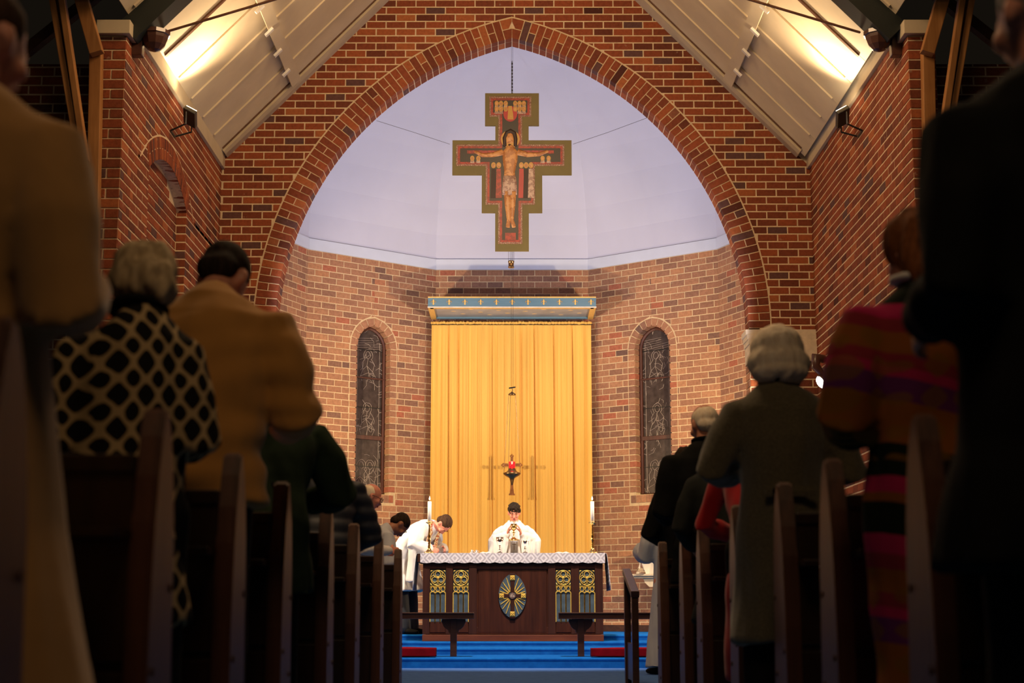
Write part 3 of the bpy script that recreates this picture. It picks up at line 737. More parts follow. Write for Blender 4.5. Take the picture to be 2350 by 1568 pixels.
    bm = nb(); tube(bm, [(s * .03, .0, .27), (-s * .05, -.02, .28), (-s * .06, -.02, .18), (s * .03, -.02, .07)], [.05, .065, .055, .03]); obj('bracket', bm, m_bakelite, g, True)


# ------------------------------------------------------------ sanctuary furnishings
# gold curtain
ct = thing('curtain', 'tall pleated gold curtain hanging behind the altar', 'curtain', (0, 22.80, 0))
bm = nb(); rnd = random.Random(3); N = 420; x0, x1 = -1.205, 1.185; ztop, zbot = 4.865, .33
ph = [rnd.uniform(0, 6.28) for _ in range(8)]
def fold(x, t):
    q = noise.noise(V((x * 7.5, t * .35, 1.7))) * .038 + noise.noise(V((x * 23, t * .5, 4.2))) * .026 + noise.noise(V((x * 60, t * .2, 9.1))) * .012
    for c_, d_ in ((-.95, .05), (-.80, .03), (-.30, .035), (.14, .04), (.33, .06), (.90, .06), (-.52, .02), (.62, .03)):
        e = (x - c_ - .02 * t) / .012; q += d_ * math.exp(-e * e)
    return q
zs = [ztop - .035, ztop - .05, ztop - .12, ztop - .5] + [ztop - 1.0 - i * .5 for i in range(7)] + [zbot]
g = [[bm.verts.new((x0 + (x1 - x0) * i / N, fold(x0 + (x1 - x0) * i / N, (ztop - z) / 4) * (.25 if z > ztop - .06 else .6 if z > ztop - .2 else 1), z)) for i in range(N + 1)] for z in zs]
for A, B in zip(g, g[1:]):
    for i in range(N): bm.faces.new((A[i], A[i + 1], B[i + 1], B[i]))
c = obj('curtain_cloth', bm, m_curt, ct, True); sm = c.modifiers.new('thickness', 'SOLIDIFY'); sm.thickness = .004
bm = nb(); pts = []
for i in range(161): pts.append((x0 + (x1 - x0) * i / 160, .0 + .012 * math.sin(i * 1.9) + rnd.uniform(-.004, .004), ztop - .008 + rnd.uniform(-.006, .006)))
tube(bm, pts, [(.020, .020) if i % 2 else (.013, .026) for i in range(161)], (0, 1, 0), 6); obj('gathered_heading', bm, m_curt, ct, True)
bm = nb(); tube(bm, [(x0 - .02, -.005, ztop - .035), (x1 + .02, -.005, ztop - .035)], .006, None, 6); obj('curtain_rod', bm, m_wire, ct)
# canopy
cn = thing('altar_canopy', 'blue canopy with gold fleur-de-lis above the gold curtain', 'canopy', (0, 22.04, 4.94))
hx = 1.222
bm = nb(); box(bm, (-hx, 0, .012), (hx, .03, .145), .003); obj('fascia_board', bm, m_canopy, cn)
for s in (-1, 1):
    q = sorted((s * hx, s * (hx - .03))); bm = nb(); box(bm, (q[0], .03, .012), (q[1], .95, .145), .003); obj('side_board', bm, m_canopy, cn)
bm = nb(); box(bm, (-hx - .005, -.008, .0), (hx + .005, .03, .014), .002); obj('white_edge_moulding', bm, m_white, cn)
bm = nb(); box(bm, (-hx + .0, -.01, .143), (hx - .0, .03, .158), .003); box(bm, (-hx, -.006, .150), (hx, .02, .162)); obj('gold_top_moulding', bm, m_goldp, cn)
bm = nb(); box(bm, (-hx + .03, .03, .0), (hx - .03, .11, .03), .002); box(bm, (-hx + .0, .03, .0), (-hx + .08, .93, .03), .002); box(bm, (hx - .08, .03, .0), (hx, .93, .03), .002); obj('gold_soffit_border', bm, m_goldp, cn)
bm = nb(); box(bm, (-hx + .08, .11, .03), (hx - .08, .95, .05)); box(bm, (-hx + .03, .03, .12), (hx - .03, .95, .14)); obj('soffit_panel', bm, m_under, cn)
bm = nb(); box(bm, (-hx + .08, .86, -.0), (hx - .08, .93, .03), .003); obj('rear_rail', bm, m_canopy, cn)
def fleur():
    bm = nb()
    P_ = [(0, .048), (.010, .030), (.013, .016), (.006, 0), (.010, -.006), (.010, -.012), (.004, -.014), (.012, -.028), (0, -.042), (-.012, -.028), (-.004, -.014), (-.010, -.012), (-.010, -.006), (-.006, 0), (-.013, .016), (-.010, .030)]
    extrude(bm, P_, -.004, .002)
    for s in (-1, 1):
        tube(bm, [(s * .004, -.001, -.006), (s * .014, -.001, .012), (s * .026, -.001, .018), (s * .037, -.001, .008), (s * .034, -.001, -.004), (s * .026, -.001, -.003)], [(.004, .002), (.006, .002), (.008, .003), (.007, .003), (.005, .002), (.003, .002)], (0, 1, 0), 6)
        tube(bm, [(s * .004, -.001, -.014), (s * .012, -.001, -.022), (s * .018, -.001, -.018)], [(.003, .002)] * 3, (0, 1, 0), 6)
    return bm
fl = None
for i in range(11):
    x = -1.142 + i * 2.29 / 10
    if fl is None: fl = obj('fleur_de_lis', fleur(), m_goldp, cn); 
    else: d = fl.copy(); col.objects.link(d); d.parent = cn; fl_ = d
    (fl if i == 0 else fl_).location = (x, -.003, .078)
rn = random.Random(5)
for i in range(16):
    bm = nb(); extrude(bm, [(-.035, 0), (0, .012), (.035, 0), (0, -.012)], -.002, .002, Matrix.Rotation(PI / 2, 4, 'X'))
    o = obj('painted_star', bm, m_goldp, cn); o.location = (-1.0 + 2.0 * ((i * 7) % 16) / 15, .22 + .55 * ((i * 5) % 8) / 8, .029)

# hanging painted cross (a generic painted panel cross)
PX = lambda x: (x - 1173.5) / (F / 19.2)
def zpx(y, Y=18.6): return at(1173, y, Y).z
HC = zpx(360)
cr = thing('hanging_cross', 'painted wooden panel cross with olive border hanging in the arch', 'cross', (0, 18.6, HC))
sx = 1 / 185.6
def qx(x): return (x - 1173.5) * .00541
def qz(y): return zpx(y) - HC
half = [(1236, 214), (1236, 288), (1212, 288), (1212, 322), (1311, 322), (1311, 401), (1243, 401), (1243, 488), (1212, 488), (1212, 576)]
pl = [(qx(x), qz(y)) for x, y in half]; out = pl + [(-x, z) for x, z in reversed(pl)]
m_olive = plain('olive_paint', (.145, .105, .022), .5, 0, .1, 4, .05)
bm = nb(); extrude(bm, out, 0, .04); obj('cross_board', bm, m_olive, cr)
def ipaint(name, cs, sc_=22):
    n = NT(name); f = n.noise(n.coord(), sc_, 3, .7); return n.out(n.ramp(f, [(.30 + .4 * i / max(1, len(cs) - 1), c) for i, c in enumerate(cs)], 'CONSTANT'), .4)
m_icred = ipaint('icon_red', [(.22, .010, .006), (.36, .020, .010), (.09, .010, .008)]); m_icbl = ipaint('icon_black', [(.008, .004, .004), (.03, .008, .006)])
m_icbd = ipaint('icon_border', [(.40, .22, .12), (.16, .03, .02), (.52, .36, .22), (.26, .08, .04)], 70); m_icsk = ipaint('icon_flesh', [(.42, .16, .045), (.60, .27, .08), (.66, .34, .12)], 14)
m_icgd = ipaint('icon_gold', [(.50, .24, .03), (.62, .34, .06)], 30); m_iccl = ipaint('icon_cloth', [(.50, .32, .20), (.30, .16, .10), (.66, .50, .34)], 26); m_icdk = plain('icon_hair', (.03, .012, .008), .5)
def paint(nm, polys, y, m, px=True):
    bm = nb()
    for p in polys: extrude(bm, [(qx(a), qz(b)) for a, b in p] if px else p, y, 0)
    return obj(nm, bm, m, cr)
def sym(h): return [h + [(2 * 1169.5 - x, y) for x, y in reversed(h)]]
def insetp(d): return [(1218 - d, 222 + d), (1218 - d, 268 - d), (1197 - d, 268 - d), (1197 - d, 332 + d), (1294 - d, 332 + d), (1294 - d, 381 - d), (1226 - d, 381 - d), (1226 - d, 470 - d), (1197 - d, 470 - d), (1197 - d, 560 - d)]
paint('painted_border', sym(insetp(0)), -.003, m_icbd); paint('painted_red_band', sym(insetp(4)), -.006, m_icred); paint('painted_ground', sym(insetp(9)), -.009, m_icbl)
paint('painted_red_bar', [[(1070, 346), (1270, 346), (1270, 353), (1070, 353)]], -.011, m_icred); paint('painted_red_bar', [[(1158, 535), (1182, 535), (1182, 552), (1158, 552)]], -.011, m_icred)
def disc(cx, cy, rx, ry, n=20): return [(cx + rx * math.cos(2 * PI * i / n), cy + ry * math.sin(2 * PI * i / n)) for i in range(n)]
m_icr2 = plain('icon_scarlet', (.40, .01, .012), .4)
paint('painted_roundel', [disc(1169.5, 262, 16, 18)], -.012, m_icr2); paint('painted_roundel_figure', [[(1165, 244), (1173, 244), (1176, 262), (1177, 275), (1163, 275), (1164, 260)]], -.014, m_icgd)
paint('painted_halo', [disc(1169.5, 320, 22, 21)], -.013, m_icgd)
for x, y in [(x, y) for x in (1138, 1148, 1159, 1181, 1191, 1201) for y in (238, 251)] + [(x, 364) for x in (1082, 1096, 1244, 1258)]:
    q_ = paint('painted_halo', [disc(x, y, 5, 6, 12)], -.0125, m_icgd); paint('painted_robe', [[(x - 4, y + 4), (x + 4, y + 4), (x + 5, y + 11), (x - 5, y + 11)]], -.0118, m_iccl); paint('painted_face', [disc(x, y + .5, 2.6, 3.4, 10)], -.0135, m_icsk)
for k, (x, m_) in enumerate(((1131, m_icbl), (1143, m_icred), (1195, m_icr2), (1206, m_icbl), (1217, m_iccl))):
    paint('painted_attendant', [[(x - 5, 388), (x + 5, 388), (x + 7, 455), (x - 7, 455)]], -.012 - .0005 * k, m_ if m_ is not m_icbl else m_icdk); paint('painted_halo', [disc(x, 380, 5.5, 7, 12)], -.0135, m_icgd); paint('painted_face', [disc(x, 381, 3, 4, 10)], -.0145, m_icsk)
bm = nb()
def fp(pts, rad): tube(bm, [(qx(x), -.012, qz(y)) for x, y in pts], [(r * .00541, .008) for r in rad], None if False else (0, 1, 0), 10) if False else tube(bm, [(qx(x), -.012, qz(y)) for x, y in pts], [(.008, r * .00541) for r in rad], (0, 1, 0), 10)
fp([(1169.5, 335), (1169.5, 350), (1169, 368), (1168, 395), (1168, 408)], [6, 19, 18, 13, 14])
fp([(1152, 350), (1130, 356), (1105, 357), (1088, 349)], [8, 6, 5, 3.5]); fp([(1187, 350), (1210, 356), (1236, 355), (1256, 348)], [8, 6, 5, 3.5])
fp([(1162, 440), (1163, 470), (1166, 505), (1164, 522)], [8, 6.5, 4.5, 5]); fp([(1176, 440), (1175, 470), (1173, 505), (1178, 522)], [8, 6.5, 4.5, 5])
fp([(1169, 328), (1168, 318), (1168, 308)], [9, 10, 7]); obj('painted_figure', bm, m_icsk, cr, True)
bm = nb(); fp([(1168, 404), (1168, 420), (1168, 448)], [15, 17, 18]); obj('painted_loincloth', bm, m_iccl, cr, True)
bm = nb(); fp([(1157, 336), (1156, 318), (1162, 305), (1170, 301), (1179, 306), (1182, 320), (1181, 336)], [4, 4.5, 5, 5, 5, 4.5, 4]); fp([(1168, 333), (1168, 338)], [3.5, 2.5]); obj('painted_hair', bm, m_icdk, cr, True)
def wire(nm, label, pts, r, m, cat='wire', loc=None):
    bm = nb(); tube(bm, pts, r, None, 6); o = obj(nm, bm, m); return tag(o, label, cat)
top = (0, 18.62, zpx(214))
bm = nb(); z = top[2]; k = 0
while z < 7.42:
    bmesh.ops.create_cone(bm, segments=6, radius1=.008, radius2=.008, depth=.028, cap_ends=True, matrix=Matrix.Translation((0, 18.62, z)) @ Matrix.Rotation(k * PI / 2, 4, 'Z') @ Matrix.Diagonal((1.2, .5, 1, 1))); z += .022; k += 1
tag(obj('chain', bm, m_wire), 'dark chain holding the painted cross from the arch apex', 'chain')['kind'] = 'stuff'
wire('guy_wire', 'thin stay wire from the left arm of the painted cross', [tuple(at(1032, 331, 18.6)), tuple(at(950, 304, 18.4)), tuple(at(864, 277, 18.2))], .0022, m_wire)
wire('guy_wire', 'thin stay wire from the right arm of the painted cross', [tuple(at(1315, 331, 18.6)), tuple(at(1395, 304, 18.4)), tuple(at(1484, 271, 18.2))], .0022, m_wire)
wp = thing('pulley_weight', 'small brass pulley weight hanging below the painted cross', 'weight', tuple(at(1173, 607, 18.7)))
bm = nb(); lathe(bm, [(.02, -.045), (.036, -.043), (.038, -.03), (.034, -.028), (.034, .025), (.04, .03), (.036, .045), (.02, .046)], seg=16); obj('weight', bm, m_bronze, wp, True)
bm = nb()
for x in (-.035, -.012, .012, .035): tube(bm, [(x, 0, .03), (x * .95, -.07, .20)], .0016, None, 4)
obj('cords', bm, m_wire, wp)['kind'] = 'stuff'
# sanctuary lamp
LY = 20.9
def lz(y): return at(1175, y, LY).z
hl = thing('sanctuary_lamp', 'hanging bronze sanctuary lamp with red glass before the curtain', 'lamp', (0, LY, lz(1090)))
b0 = lz(1090)
bm = nb(); r = lambda px: px * LY / F * .985
lathe(bm, [(r(1), lz(1114) - b0), (r(3), lz(1110) - b0), (r(4.5), lz(1103) - b0), (r(6), lz(1098) - b0), (r(9), lz(1096) - b0), (r(15), lz(1093) - b0), (r(20), lz(1089) - b0), (r(20.5), lz(1086) - b0), (r(14), lz(1084) - b0), (r(10), lz(1080) - b0), (r(7.5), lz(1075) - b0)]); obj('bowl', bm, m_bronze, hl, True)
bm = nb(); lathe(bm, [(r(7.3), lz(1076) - b0), (r(7.6), lz(1060) - b0), (r(6.8), lz(1060) - b0)]); obj('red_glass', bm, m_redg, hl, True)
bm = nb(); ell(bm, (0, 0, lz(1063) - b0), (.010, .010, .022)); obj('flame', bm, m_flame, hl, True)
bm = nb(); lathe(bm, [(r(9), lz(907) - b0), (r(8), lz(904) - b0), (r(3), lz(901) - b0), (r(1), lz(899) - b0)]); obj('smoke_cap', bm, m_bronze, hl, True)
bm = nb()
for a in (PI * .95, PI * 1.35, 0.0): tube(bm, [(r(8) * math.cos(a), r(8) * math.sin(a), lz(906) - b0), (r(19.5) * math.cos(a), r(19.5) * math.sin(a), lz(1087) - b0)], .0032, None, 5)
obj('chains', bm, m_bronze, hl)['kind'] = 'stuff'
bm = nb(); tube(bm, [(-r(6), 0, lz(891) - b0), (r(7), 0, lz(889) - b0)], (.010), None, 6); tube(bm, [(0, 0, lz(892) - b0), (.008, 0, lz(896) - b0), (0, 0, lz(899) - b0)], .004, None, 5); obj('hook_bar', bm, m_wire, hl)
bm = nb()
for x in (-r(2), r(3)): tube(bm, [(x, 0, lz(890) - b0), (x * .6, 0, 8.50 - b0)], .0016, None, 4)
obj('cables', bm, m_wire, hl)['kind'] = 'stuff'
# cross behind the lamp
CY = 22.45
cz0 = at(1175, 1137, CY).z; rr = lambda px: px * CY / F * .99
wc = thing('standing_cross', 'slender copper brown cross behind the sanctuary lamp on the curtain', 'cross', (-.002, CY, cz0)); tz = lambda y: at(1175, y, CY).z - cz0
bm = nb(); extrude(bm, [(-rr(7), 0), (rr(7), 0), (rr(7), rr(3)), (rr(5), rr(4)), (rr(3.5), tz(1120)), (rr(3), tz(1100)), (rr(3), tz(1048)), (-rr(3), tz(1048)), (-rr(3), tz(1100)), (-rr(3.5), tz(1120)), (-rr(5), rr(4)), (-rr(7), rr(3))], -.015, .015); obj('upright', bm, m_copper, wc)
bm = nb(); box(bm, (-rr(20), -.013, tz(1071)), (rr(20), .013, tz(1064)), .003)
for x, z in ((-rr(20), tz(1067.5)), (rr(20), tz(1067.5)), (0, tz(1047))):
    for dx, dz in ((0, .018), (0, -.018), (.018, 0), (-.018, 0)): ell(bm, (x + dx, 0, z + dz), (.014, .013, .014), sub=1)
obj('arms', bm, m_copper, wc)
bm = nb(); tube(bm, [(0, .015, tz(1068)), (0, .33, tz(1068))], .008, None, 6); obj('wall_stay', bm, m_copper, wc)

# ------------------------------------------------------------ altar
AY = 18.5; AF = .236
al = thing('altar', 'dark carved wooden altar with gilt tracery panels on the blue carpet', 'altar', (0, AY, AF))
def ax(x): return at(x, 1380, AY).x
def az(y): return at(1177, y, AY).z - AF
XL, XR = ax(971), ax(1384)
def abx(nm, x0, x1, z0, z1, y0, y1, m, bev=.004, par=None):
    bm = nb(); box(bm, (x0, y0, z0), (x1, y1, z1), bev); return obj(nm, bm, m, par or al)
TOP = az(1271)
abx('plinth', XL - .005, XR + .003, 0.0, az(1457), -.02, .68, m_altr)
abx('tabletop', ax(957), ax(1391), TOP - .10, TOP - .004, -.03, .72, m_altd)
abx('body', XL + .01, XR - .01, az(1456), TOP - .10, .03, .66, m_alt)
abx('top_rail', XL, XR, az(1306), TOP - .10, .004, .04, m_altd); abx('bottom_rail', XL + .01, XR - .01, az(1456), az(1440), .018, .035, m_alt)
for a, b in ((970, 986), (1023, 1039), (1076, 1094), (1258, 1275), (1311, 1329), (1366, 1384)): abx('stile', ax(a), ax(b), az(1456), az(1292), -.006, .04, m_altd)
abx('centre_panel', ax(1097), ax(1255), az(1452), az(1309), .016, .04, m_alt, .006); abx('frieze_panel', ax(1095), ax(1257), az(1308), az(1293), .008, .04, m_altd, .004)
for a, b in ((986, 1023), (1039, 1076), (1275, 1311), (1329, 1366)):
    abx('lower_panel', ax(a) + .004, ax(b) - .004, az(1452), az(1428), .010, .04, m_alt, .004)
def ringt(bm, cx, cz, r, th, n=20, y=0, rz=None):
    tube(bm, [(cx + r * math.cos(2 * PI * i / n), y, cz + (rz or r) * math.sin(2 * PI * i / n)) for i in range(n)], [(th * 1.4, th)] * n, (0, 1, 0), 6, False, True)
def tracery(x0, x1):
    p = abx('tracery_panel', x0, x1, az(1427), az(1308), .014, .03, m_blue, 0)
    zt = az(1309); zb = az(1427); w_ = x1 - x0; cx = (x0 + x1) / 2; R = w_ / 2 - .004; cz = zt - R - .003; y = .006
    bm = nb(); ringt(bm, cx, cz, R, .0055, 28, y)
    for a in (PI / 2, PI * 7 / 6, PI * 11 / 6): ringt(bm, cx + R * .50 * math.cos(a), cz + R * .50 * math.sin(a), R * .36, .0055, 18, y)
    ell(bm, (cx, y - .006, cz), (.011, .009, .011)); 
    for k in range(6): a = k * PI / 3; ell(bm, (cx + .011 * math.cos(a), y - .007, cz + .011 * math.sin(a)), (.007, .006, .007), sub=1)
    for a in (PI / 6, PI * 5 / 6, PI * 1.5):
        for d in (-.28, .28): tube(bm, [(cx + R * .35 * math.cos(a + d), y, cz + R * .35 * math.sin(a + d)), (cx + R * .72 * math.cos(a), y, cz + R * .72 * math.sin(a)), (cx + R * .97 * math.cos(a + d * 1.6), y, cz + R * .97 * math.sin(a + d * 1.6))], .004, None, 5)
    for sx_ in (-1, 1):
        for sz_ in (-1, 1): extrude(bm, [(cx + sx_ * R, cz + sz_ * R), (cx + sx_ * (R - .028), cz + sz_ * R), (cx + sx_ * (R - .012), cz + sz_ * (R - .012)), (cx + sx_ * R, cz + sz_ * (R - .028))], y - .006, y + .01)
    o = obj('gilt_trefoil_rose', bm, m_gold, p, True)
    zz = cz - R - .006; bm = nb(); box(bm, (x0, y - .006, zz - .004), (x1, y + .01, zz), 0)
    wl = w_ / 3
    for k in range(3):
        c = x0 + wl * (k + .5); zc = zz - .034
        pts = [(c, y, zc + .030), (c - wl * .22, y, zc + .012), (c - wl * .40, y, zc - .006), (c - wl * .26, y, zc - .026), (c, y, zc - .033), (c + wl * .26, y, zc - .026), (c + wl * .40, y, zc - .006), (c + wl * .22, y, zc + .012)]
        tube(bm, pts, [(.008, .0055)] * 8, (0, 1, 0), 6, False, True)
        for sx_ in (-1, 1): tube(bm, [(c + sx_ * wl * .5, y, zb), (c + sx_ * wl * .5, y, zc - .055), (c + sx_ * wl * .3, y, zc - .040), (c, y, zc - .034)], [(.008, .0095)] * 4, None, 6)
        for sx_ in (-1, 1): extrude(bm, [(c, zz - .002), (c + sx_ * wl * .45, zz - .002), (c + sx_ * wl * .5, zz - .028)], y - .002, y + .008)
    obj('gilt_arcade', bm, m_gold, p)
    return p
for a, b in ((986, 1023), (1039, 1076), (1275, 1311), (1329, 1366)): tracery(ax(a) + .004, ax(b) - .004)
# oval emblem
ecx, ecz = ax(1176), az(1368); Eh = (az(1317) - az(1418)) / 2; Ew = (ax(1208) - ax(1144)) / 2
ves = [(ecx + Ew * math.sin(t) * (abs(math.cos(t * 1)) ** 0), ecz + Eh * math.cos(t) ) for t in [2 * PI * i / 36 for i in range(36)]]
ves = [(ecx + (x - ecx) * (1 - .10 * abs((z - ecz) / Eh) ** 2), z) for x, z in ves]
bm = nb(); extrude(bm, ves, -.004, .02); em = obj('oval_emblem', bm, m_blue, al)
bm = nb()
for q in range(4):
    for k in range(4):
        a = q * PI / 2 + [.33, .62, .92, 1.22][k]; L = Eh * Ew / math.hypot(Ew * math.sin(a), Eh * math.cos(a)) * .93
        tube(bm, [(ecx + .055 * math.cos(a), -.008, ecz + .055 * math.sin(a)), (ecx + L * math.cos(a), -.007, ecz + L * math.sin(a))], [(.006, .009), (.005, .005)], (0, 1, 0), 5, False)
obj('gilt_rays', bm, m_gold, em)
bm = nb(); box(bm, (ecx - Ew * 1.02, -.016, ecz - .022), (ecx + Ew * 1.02, 0, ecz + .022), .004); box(bm, (ecx - .024, -.017, ecz - Eh * 1.02), (ecx + .024, 0, ecz + Eh * 1.03), .004); box(bm, (ecx - .033, -.014, ecz + Eh * .72), (ecx + .033, -.001, ecz + Eh * 1.02), .004); box(bm, (ecx - .033, -.014, ecz - Eh * 1.02), (ecx + .033, -.001, ecz - Eh * .72), .004); obj('emblem_cross', bm, m_altd, em)
for dx, dz in ((0, Eh * .82), (0, -Eh * .82), (Ew * .78, 0), (-Ew * .78, 0)):
    bm = nb(); box(bm, (ecx + dx - .028, -.024, ecz + dz - .028), (ecx + dx + .028, -.012, ecz + dz + .028), .003)
    for k in range(4): a = PI / 4 + k * PI / 2; ell(bm, (ecx + dx + .015 * math.cos(a), -.026, ecz + dz + .015 * math.sin(a)), (.010, .006, .010), sub=1)
    ell(bm, (ecx + dx, -.027, ecz + dz), (.008, .006, .008), sub=1); obj('gilt_square', bm, m_gold, em)
bm = nb(); lathe(bm, [(.036, 0), (.036, .008), (.031, .010), (.030, .006)], seg=24); bmesh.ops.transform(bm, matrix=Matrix.Translation((ecx, -.017, ecz)) @ Matrix.Rotation(PI / 2, 4, 'X'), verts=bm.verts); obj('centre_roundel', bm, plain('roundel_paint', (.20, .12, .10), .5), em)
def text(s_, size, m, par, loc, nm='lettering', ext=.002):
    cu = bpy.data.curves.new(nm, 'FONT'); cu.body = s_; cu.size = size; cu.extrude = ext; cu.align_x = 'CENTER'; cu.align_y = 'CENTER'
    t = bpy.data.objects.new(nm, cu); col.objects.link(t); dg = bpy.context.evaluated_depsgraph_get(); me = bpy.data.meshes.new_from_object(t.evaluated_get(dg)); bpy.data.objects.remove(t)
    o = link(nm, me, par, m); o.location = loc; o.rotation_euler = (PI / 2, 0, 0); return o
m_let = plain('pale_gold_letter', (.80, .66, .50), .5)
text('ihs', .046, m_let, em, (ecx, -.030, ecz), 'ihs_letters')
bm = nb(); box(bm, (ecx - .012, -.032, ecz + .016), (ecx + .008, -.028, ecz + .0195)); obj('letter_bar', bm, m_let, em)
# altar cloth of white lace
lc = thing('altar_cloth', 'white lace cloth hanging over the front and ends of the altar', 'tablecloth', (0, AY, AF + TOP))
x0, x1 = ax(964), ax(1389)
bm = nb(); n = 170; dz = az(1292) - TOP
rows = []
for k in range(6):
    row = []
    for i in range(n + 1):
        u = i / n; x = x0 + (x1 - x0) * u; sc_l = .012 * abs(math.sin(u * PI * 14.8)) 
        z = 0.006 + (dz - sc_l) * k / 5; row.append(bm.verts.new((x, -.045 + .004 * math.sin(u * 90) * k / 5, z)))
    rows.append(row)
back = [bm.verts.new((x0 + (x1 - x0) * i / n, .70, .006)) for i in range(n + 1)]; rows = [back] + rows
for A, B in zip(rows, rows[1:]):
    for i in range(n): bm.faces.new((A[i], A[i + 1], B[i + 1], B[i]))
o = obj('cloth', bm, m_lace, lc); md = o.modifiers.new('thickness', 'SOLIDIFY'); md.thickness = .003
m_lin = plain('shaded_linen_flap', (.62, .60, .62), .9)  # the left flap's shadow side is put into this grey
for s, xe in ((-1, ax(957) - .012), (1, ax(1391) + .012)):
    bm = nb(); g = []
    for j in range(9):
        y = .03 + .62 * j / 8; g.append([bm.verts.new((xe - s * .06, y, .008)), bm.verts.new((xe, y, .006)), bm.verts.new((xe + s * .010, y, -.03))] + [bm.verts.new((xe + s * (.006 + .03 * math.sin(k * .4) + .010 * math.sin(j * 1.7 + k * .3)), y, -.03 - .10 * k)) for k in range(1, 5)])
    for A, B in zip(g, g[1:]):
        for i in range(6): bm.faces.new((A[i], A[i + 1], B[i + 1], B[i]))
    o = obj('end_flap', bm, m_lin if s < 0 else m_lace, lc, True); md = o.modifiers.new('thickness', 'SOLIDIFY'); md.thickness = .004
# candlesticks, candles
TZ = AF + TOP + .010
def candlestick(px, side, yy):
    x = at(px, 1260, yy).x
    t = thing('candlestick', 'turned brass candlestick on the %s end of the altar' % side, 'candlestick', (x, yy, TZ), 0)
    zz = lambda y: at(px, y, yy).z - at(px, 1270, yy).z
    bm = nb(); f_ = .0053
    lathe(bm, [(11.5 * f_, 0), (11 * f_, .012), (8.5 * f_, .018), (4.5 * f_, zz(1262)), (3 * f_, zz(1258)), (3.4 * f_, zz(1254)), (2.2 * f_, zz(1251)), (3.3 * f_, zz(1247)), (2.1 * f_, zz(1245)), (3.8 * f_, zz(1241)), (4 * f_, zz(1238)), (2.4 * f_, zz(1235)), (3.4 * f_, zz(1232)), (2.9 * f_, zz(1228)), (1.4 * f_, zz(1210)), (2 * f_, zz(1206)), (2 * f_, zz(1204))]); obj('stem', bm, m_brass, t, True)
    bm = nb(); lathe(bm, [(2 * f_, zz(1205)), (5 * f_, zz(1202)), (8 * f_, zz(1200)), (7.5 * f_, zz(1199.5)), (4 * f_, zz(1201))])
    for v in bm.verts:
        if v.co.length > 0 and math.hypot(v.co.x, v.co.y) > 6.5 * f_: v.co.z += .006 * math.cos(8 * math.atan2(v.co.y, v.co.x))
    obj('drip_pan', bm, m_brass, t, True)
    c = thing('candle', 'lit white candle in the %s candlestick' % side, 'candle', (x, yy, TZ + zz(1201)))
    h = zz(1151) - zz(1201); bm = nb(); lathe(bm, [(4.4 * f_, 0), (4.4 * f_, h - .004), (3.4 * f_, h), (1 * f_, h - .004)]); obj('wax', bm, m_wax, c, True)
    bm = nb(); tube(bm, [(0, 0, h - .005), (.001, 0, h + .018)], .002, None, 5); obj('wick', bm, m_wire, c)
    bm = nb(); lathe(bm, [(.001, h + .014), (.009, h + .024), (.009, h + .034), (.004, h + .05), (.0008, h + .062)], seg=12); obj('flame', bm, m_flame, c, True)
candlestick(985, 'left', 18.62); candlestick(1360, 'right', 18.62)
# silver vessels
def cup(nm, label, px, yy, prof, m, z=None, k=.0054):
    p = at(px, 1270, yy); t = thing(nm, label, 'chalice', (p.x, yy, TZ if z is None else z))
    bm = nb(); split = prof[1]; lathe(bm, [(r_ * k, z_ * k) for r_, z_ in prof[0]]); obj('foot_and_stem', bm, m, t, True)
    bm = nb(); lathe(bm, [(r_ * k, z_ * k) for r_, z_ in split]); obj('bowl', bm, m, t, True)
    return t
cup('silver_goblet', 'tall silver goblet on the altar left of the robed woman', 1147, 18.72, ([(7, 0), (6.5, 1.5), (2, 4), (1.5, 7), (3, 9), (1.5, 11), (1.5, 15), (2.5, 17)], [(2, 17), (5, 20), (7, 26), (8.5, 36), (8, 36), (6, 26), (1, 21)]), m_silver)
cup('silver_ciborium', 'small ornate silver cup on the altar right of the robed woman', 1205, 18.72, ([(6.5, 0), (6, 1.5), (1.6, 4), (1.3, 8), (3, 10), (1.3, 12), (2, 14)], [(2, 14), (6, 16), (9, 20), (8.5, 26), (9.5, 28), (8, 28), (7, 20), (1, 17)]), m_silver)
for px, lb in ((1083, 'small glass cruet on the altar between the two clergy'), (1093, 'second glass cruet on the altar nearer the robed woman')):
    p = at(px, 1270, 18.75); t = thing('cruet', lb, 'cruet', (p.x, 18.75, TZ)); bm = nb(); lathe(bm, [(.016, 0), (.024, .006), (.022, .02), (.010, .032), (.009, .040), (.013, .045), (.008, .044)]); obj('vessel', bm, m_silver, t, True)
    bm = nb(); tube(bm, [(.02, 0, .012), (.034, 0, .024), (.012, 0, .038)], .003, None, 5); obj('handle', bm, m_silver, t)
for px, lb, nm, w_ in ((1115, 'folded white linen on the altar left of the silver goblet', 'folded_linen', .07), (1290, 'open white book on the altar right of centre', 'altar_book', .09)):
    p = at(px, 1270, 18.75); bm = nb(); g = []
    extrude(bm, [(-w_, 0), (w_, 0), (w_, .006), (w_ * .5, .022), (.005, .012), (-w_ * .5, .020), (-w_, .008)], -.07, .07); tag(obj(nm, bm, m_white, None, False, (p.x, 18.75, TZ)), lb, 'linen' if 'linen' in nm else 'book')

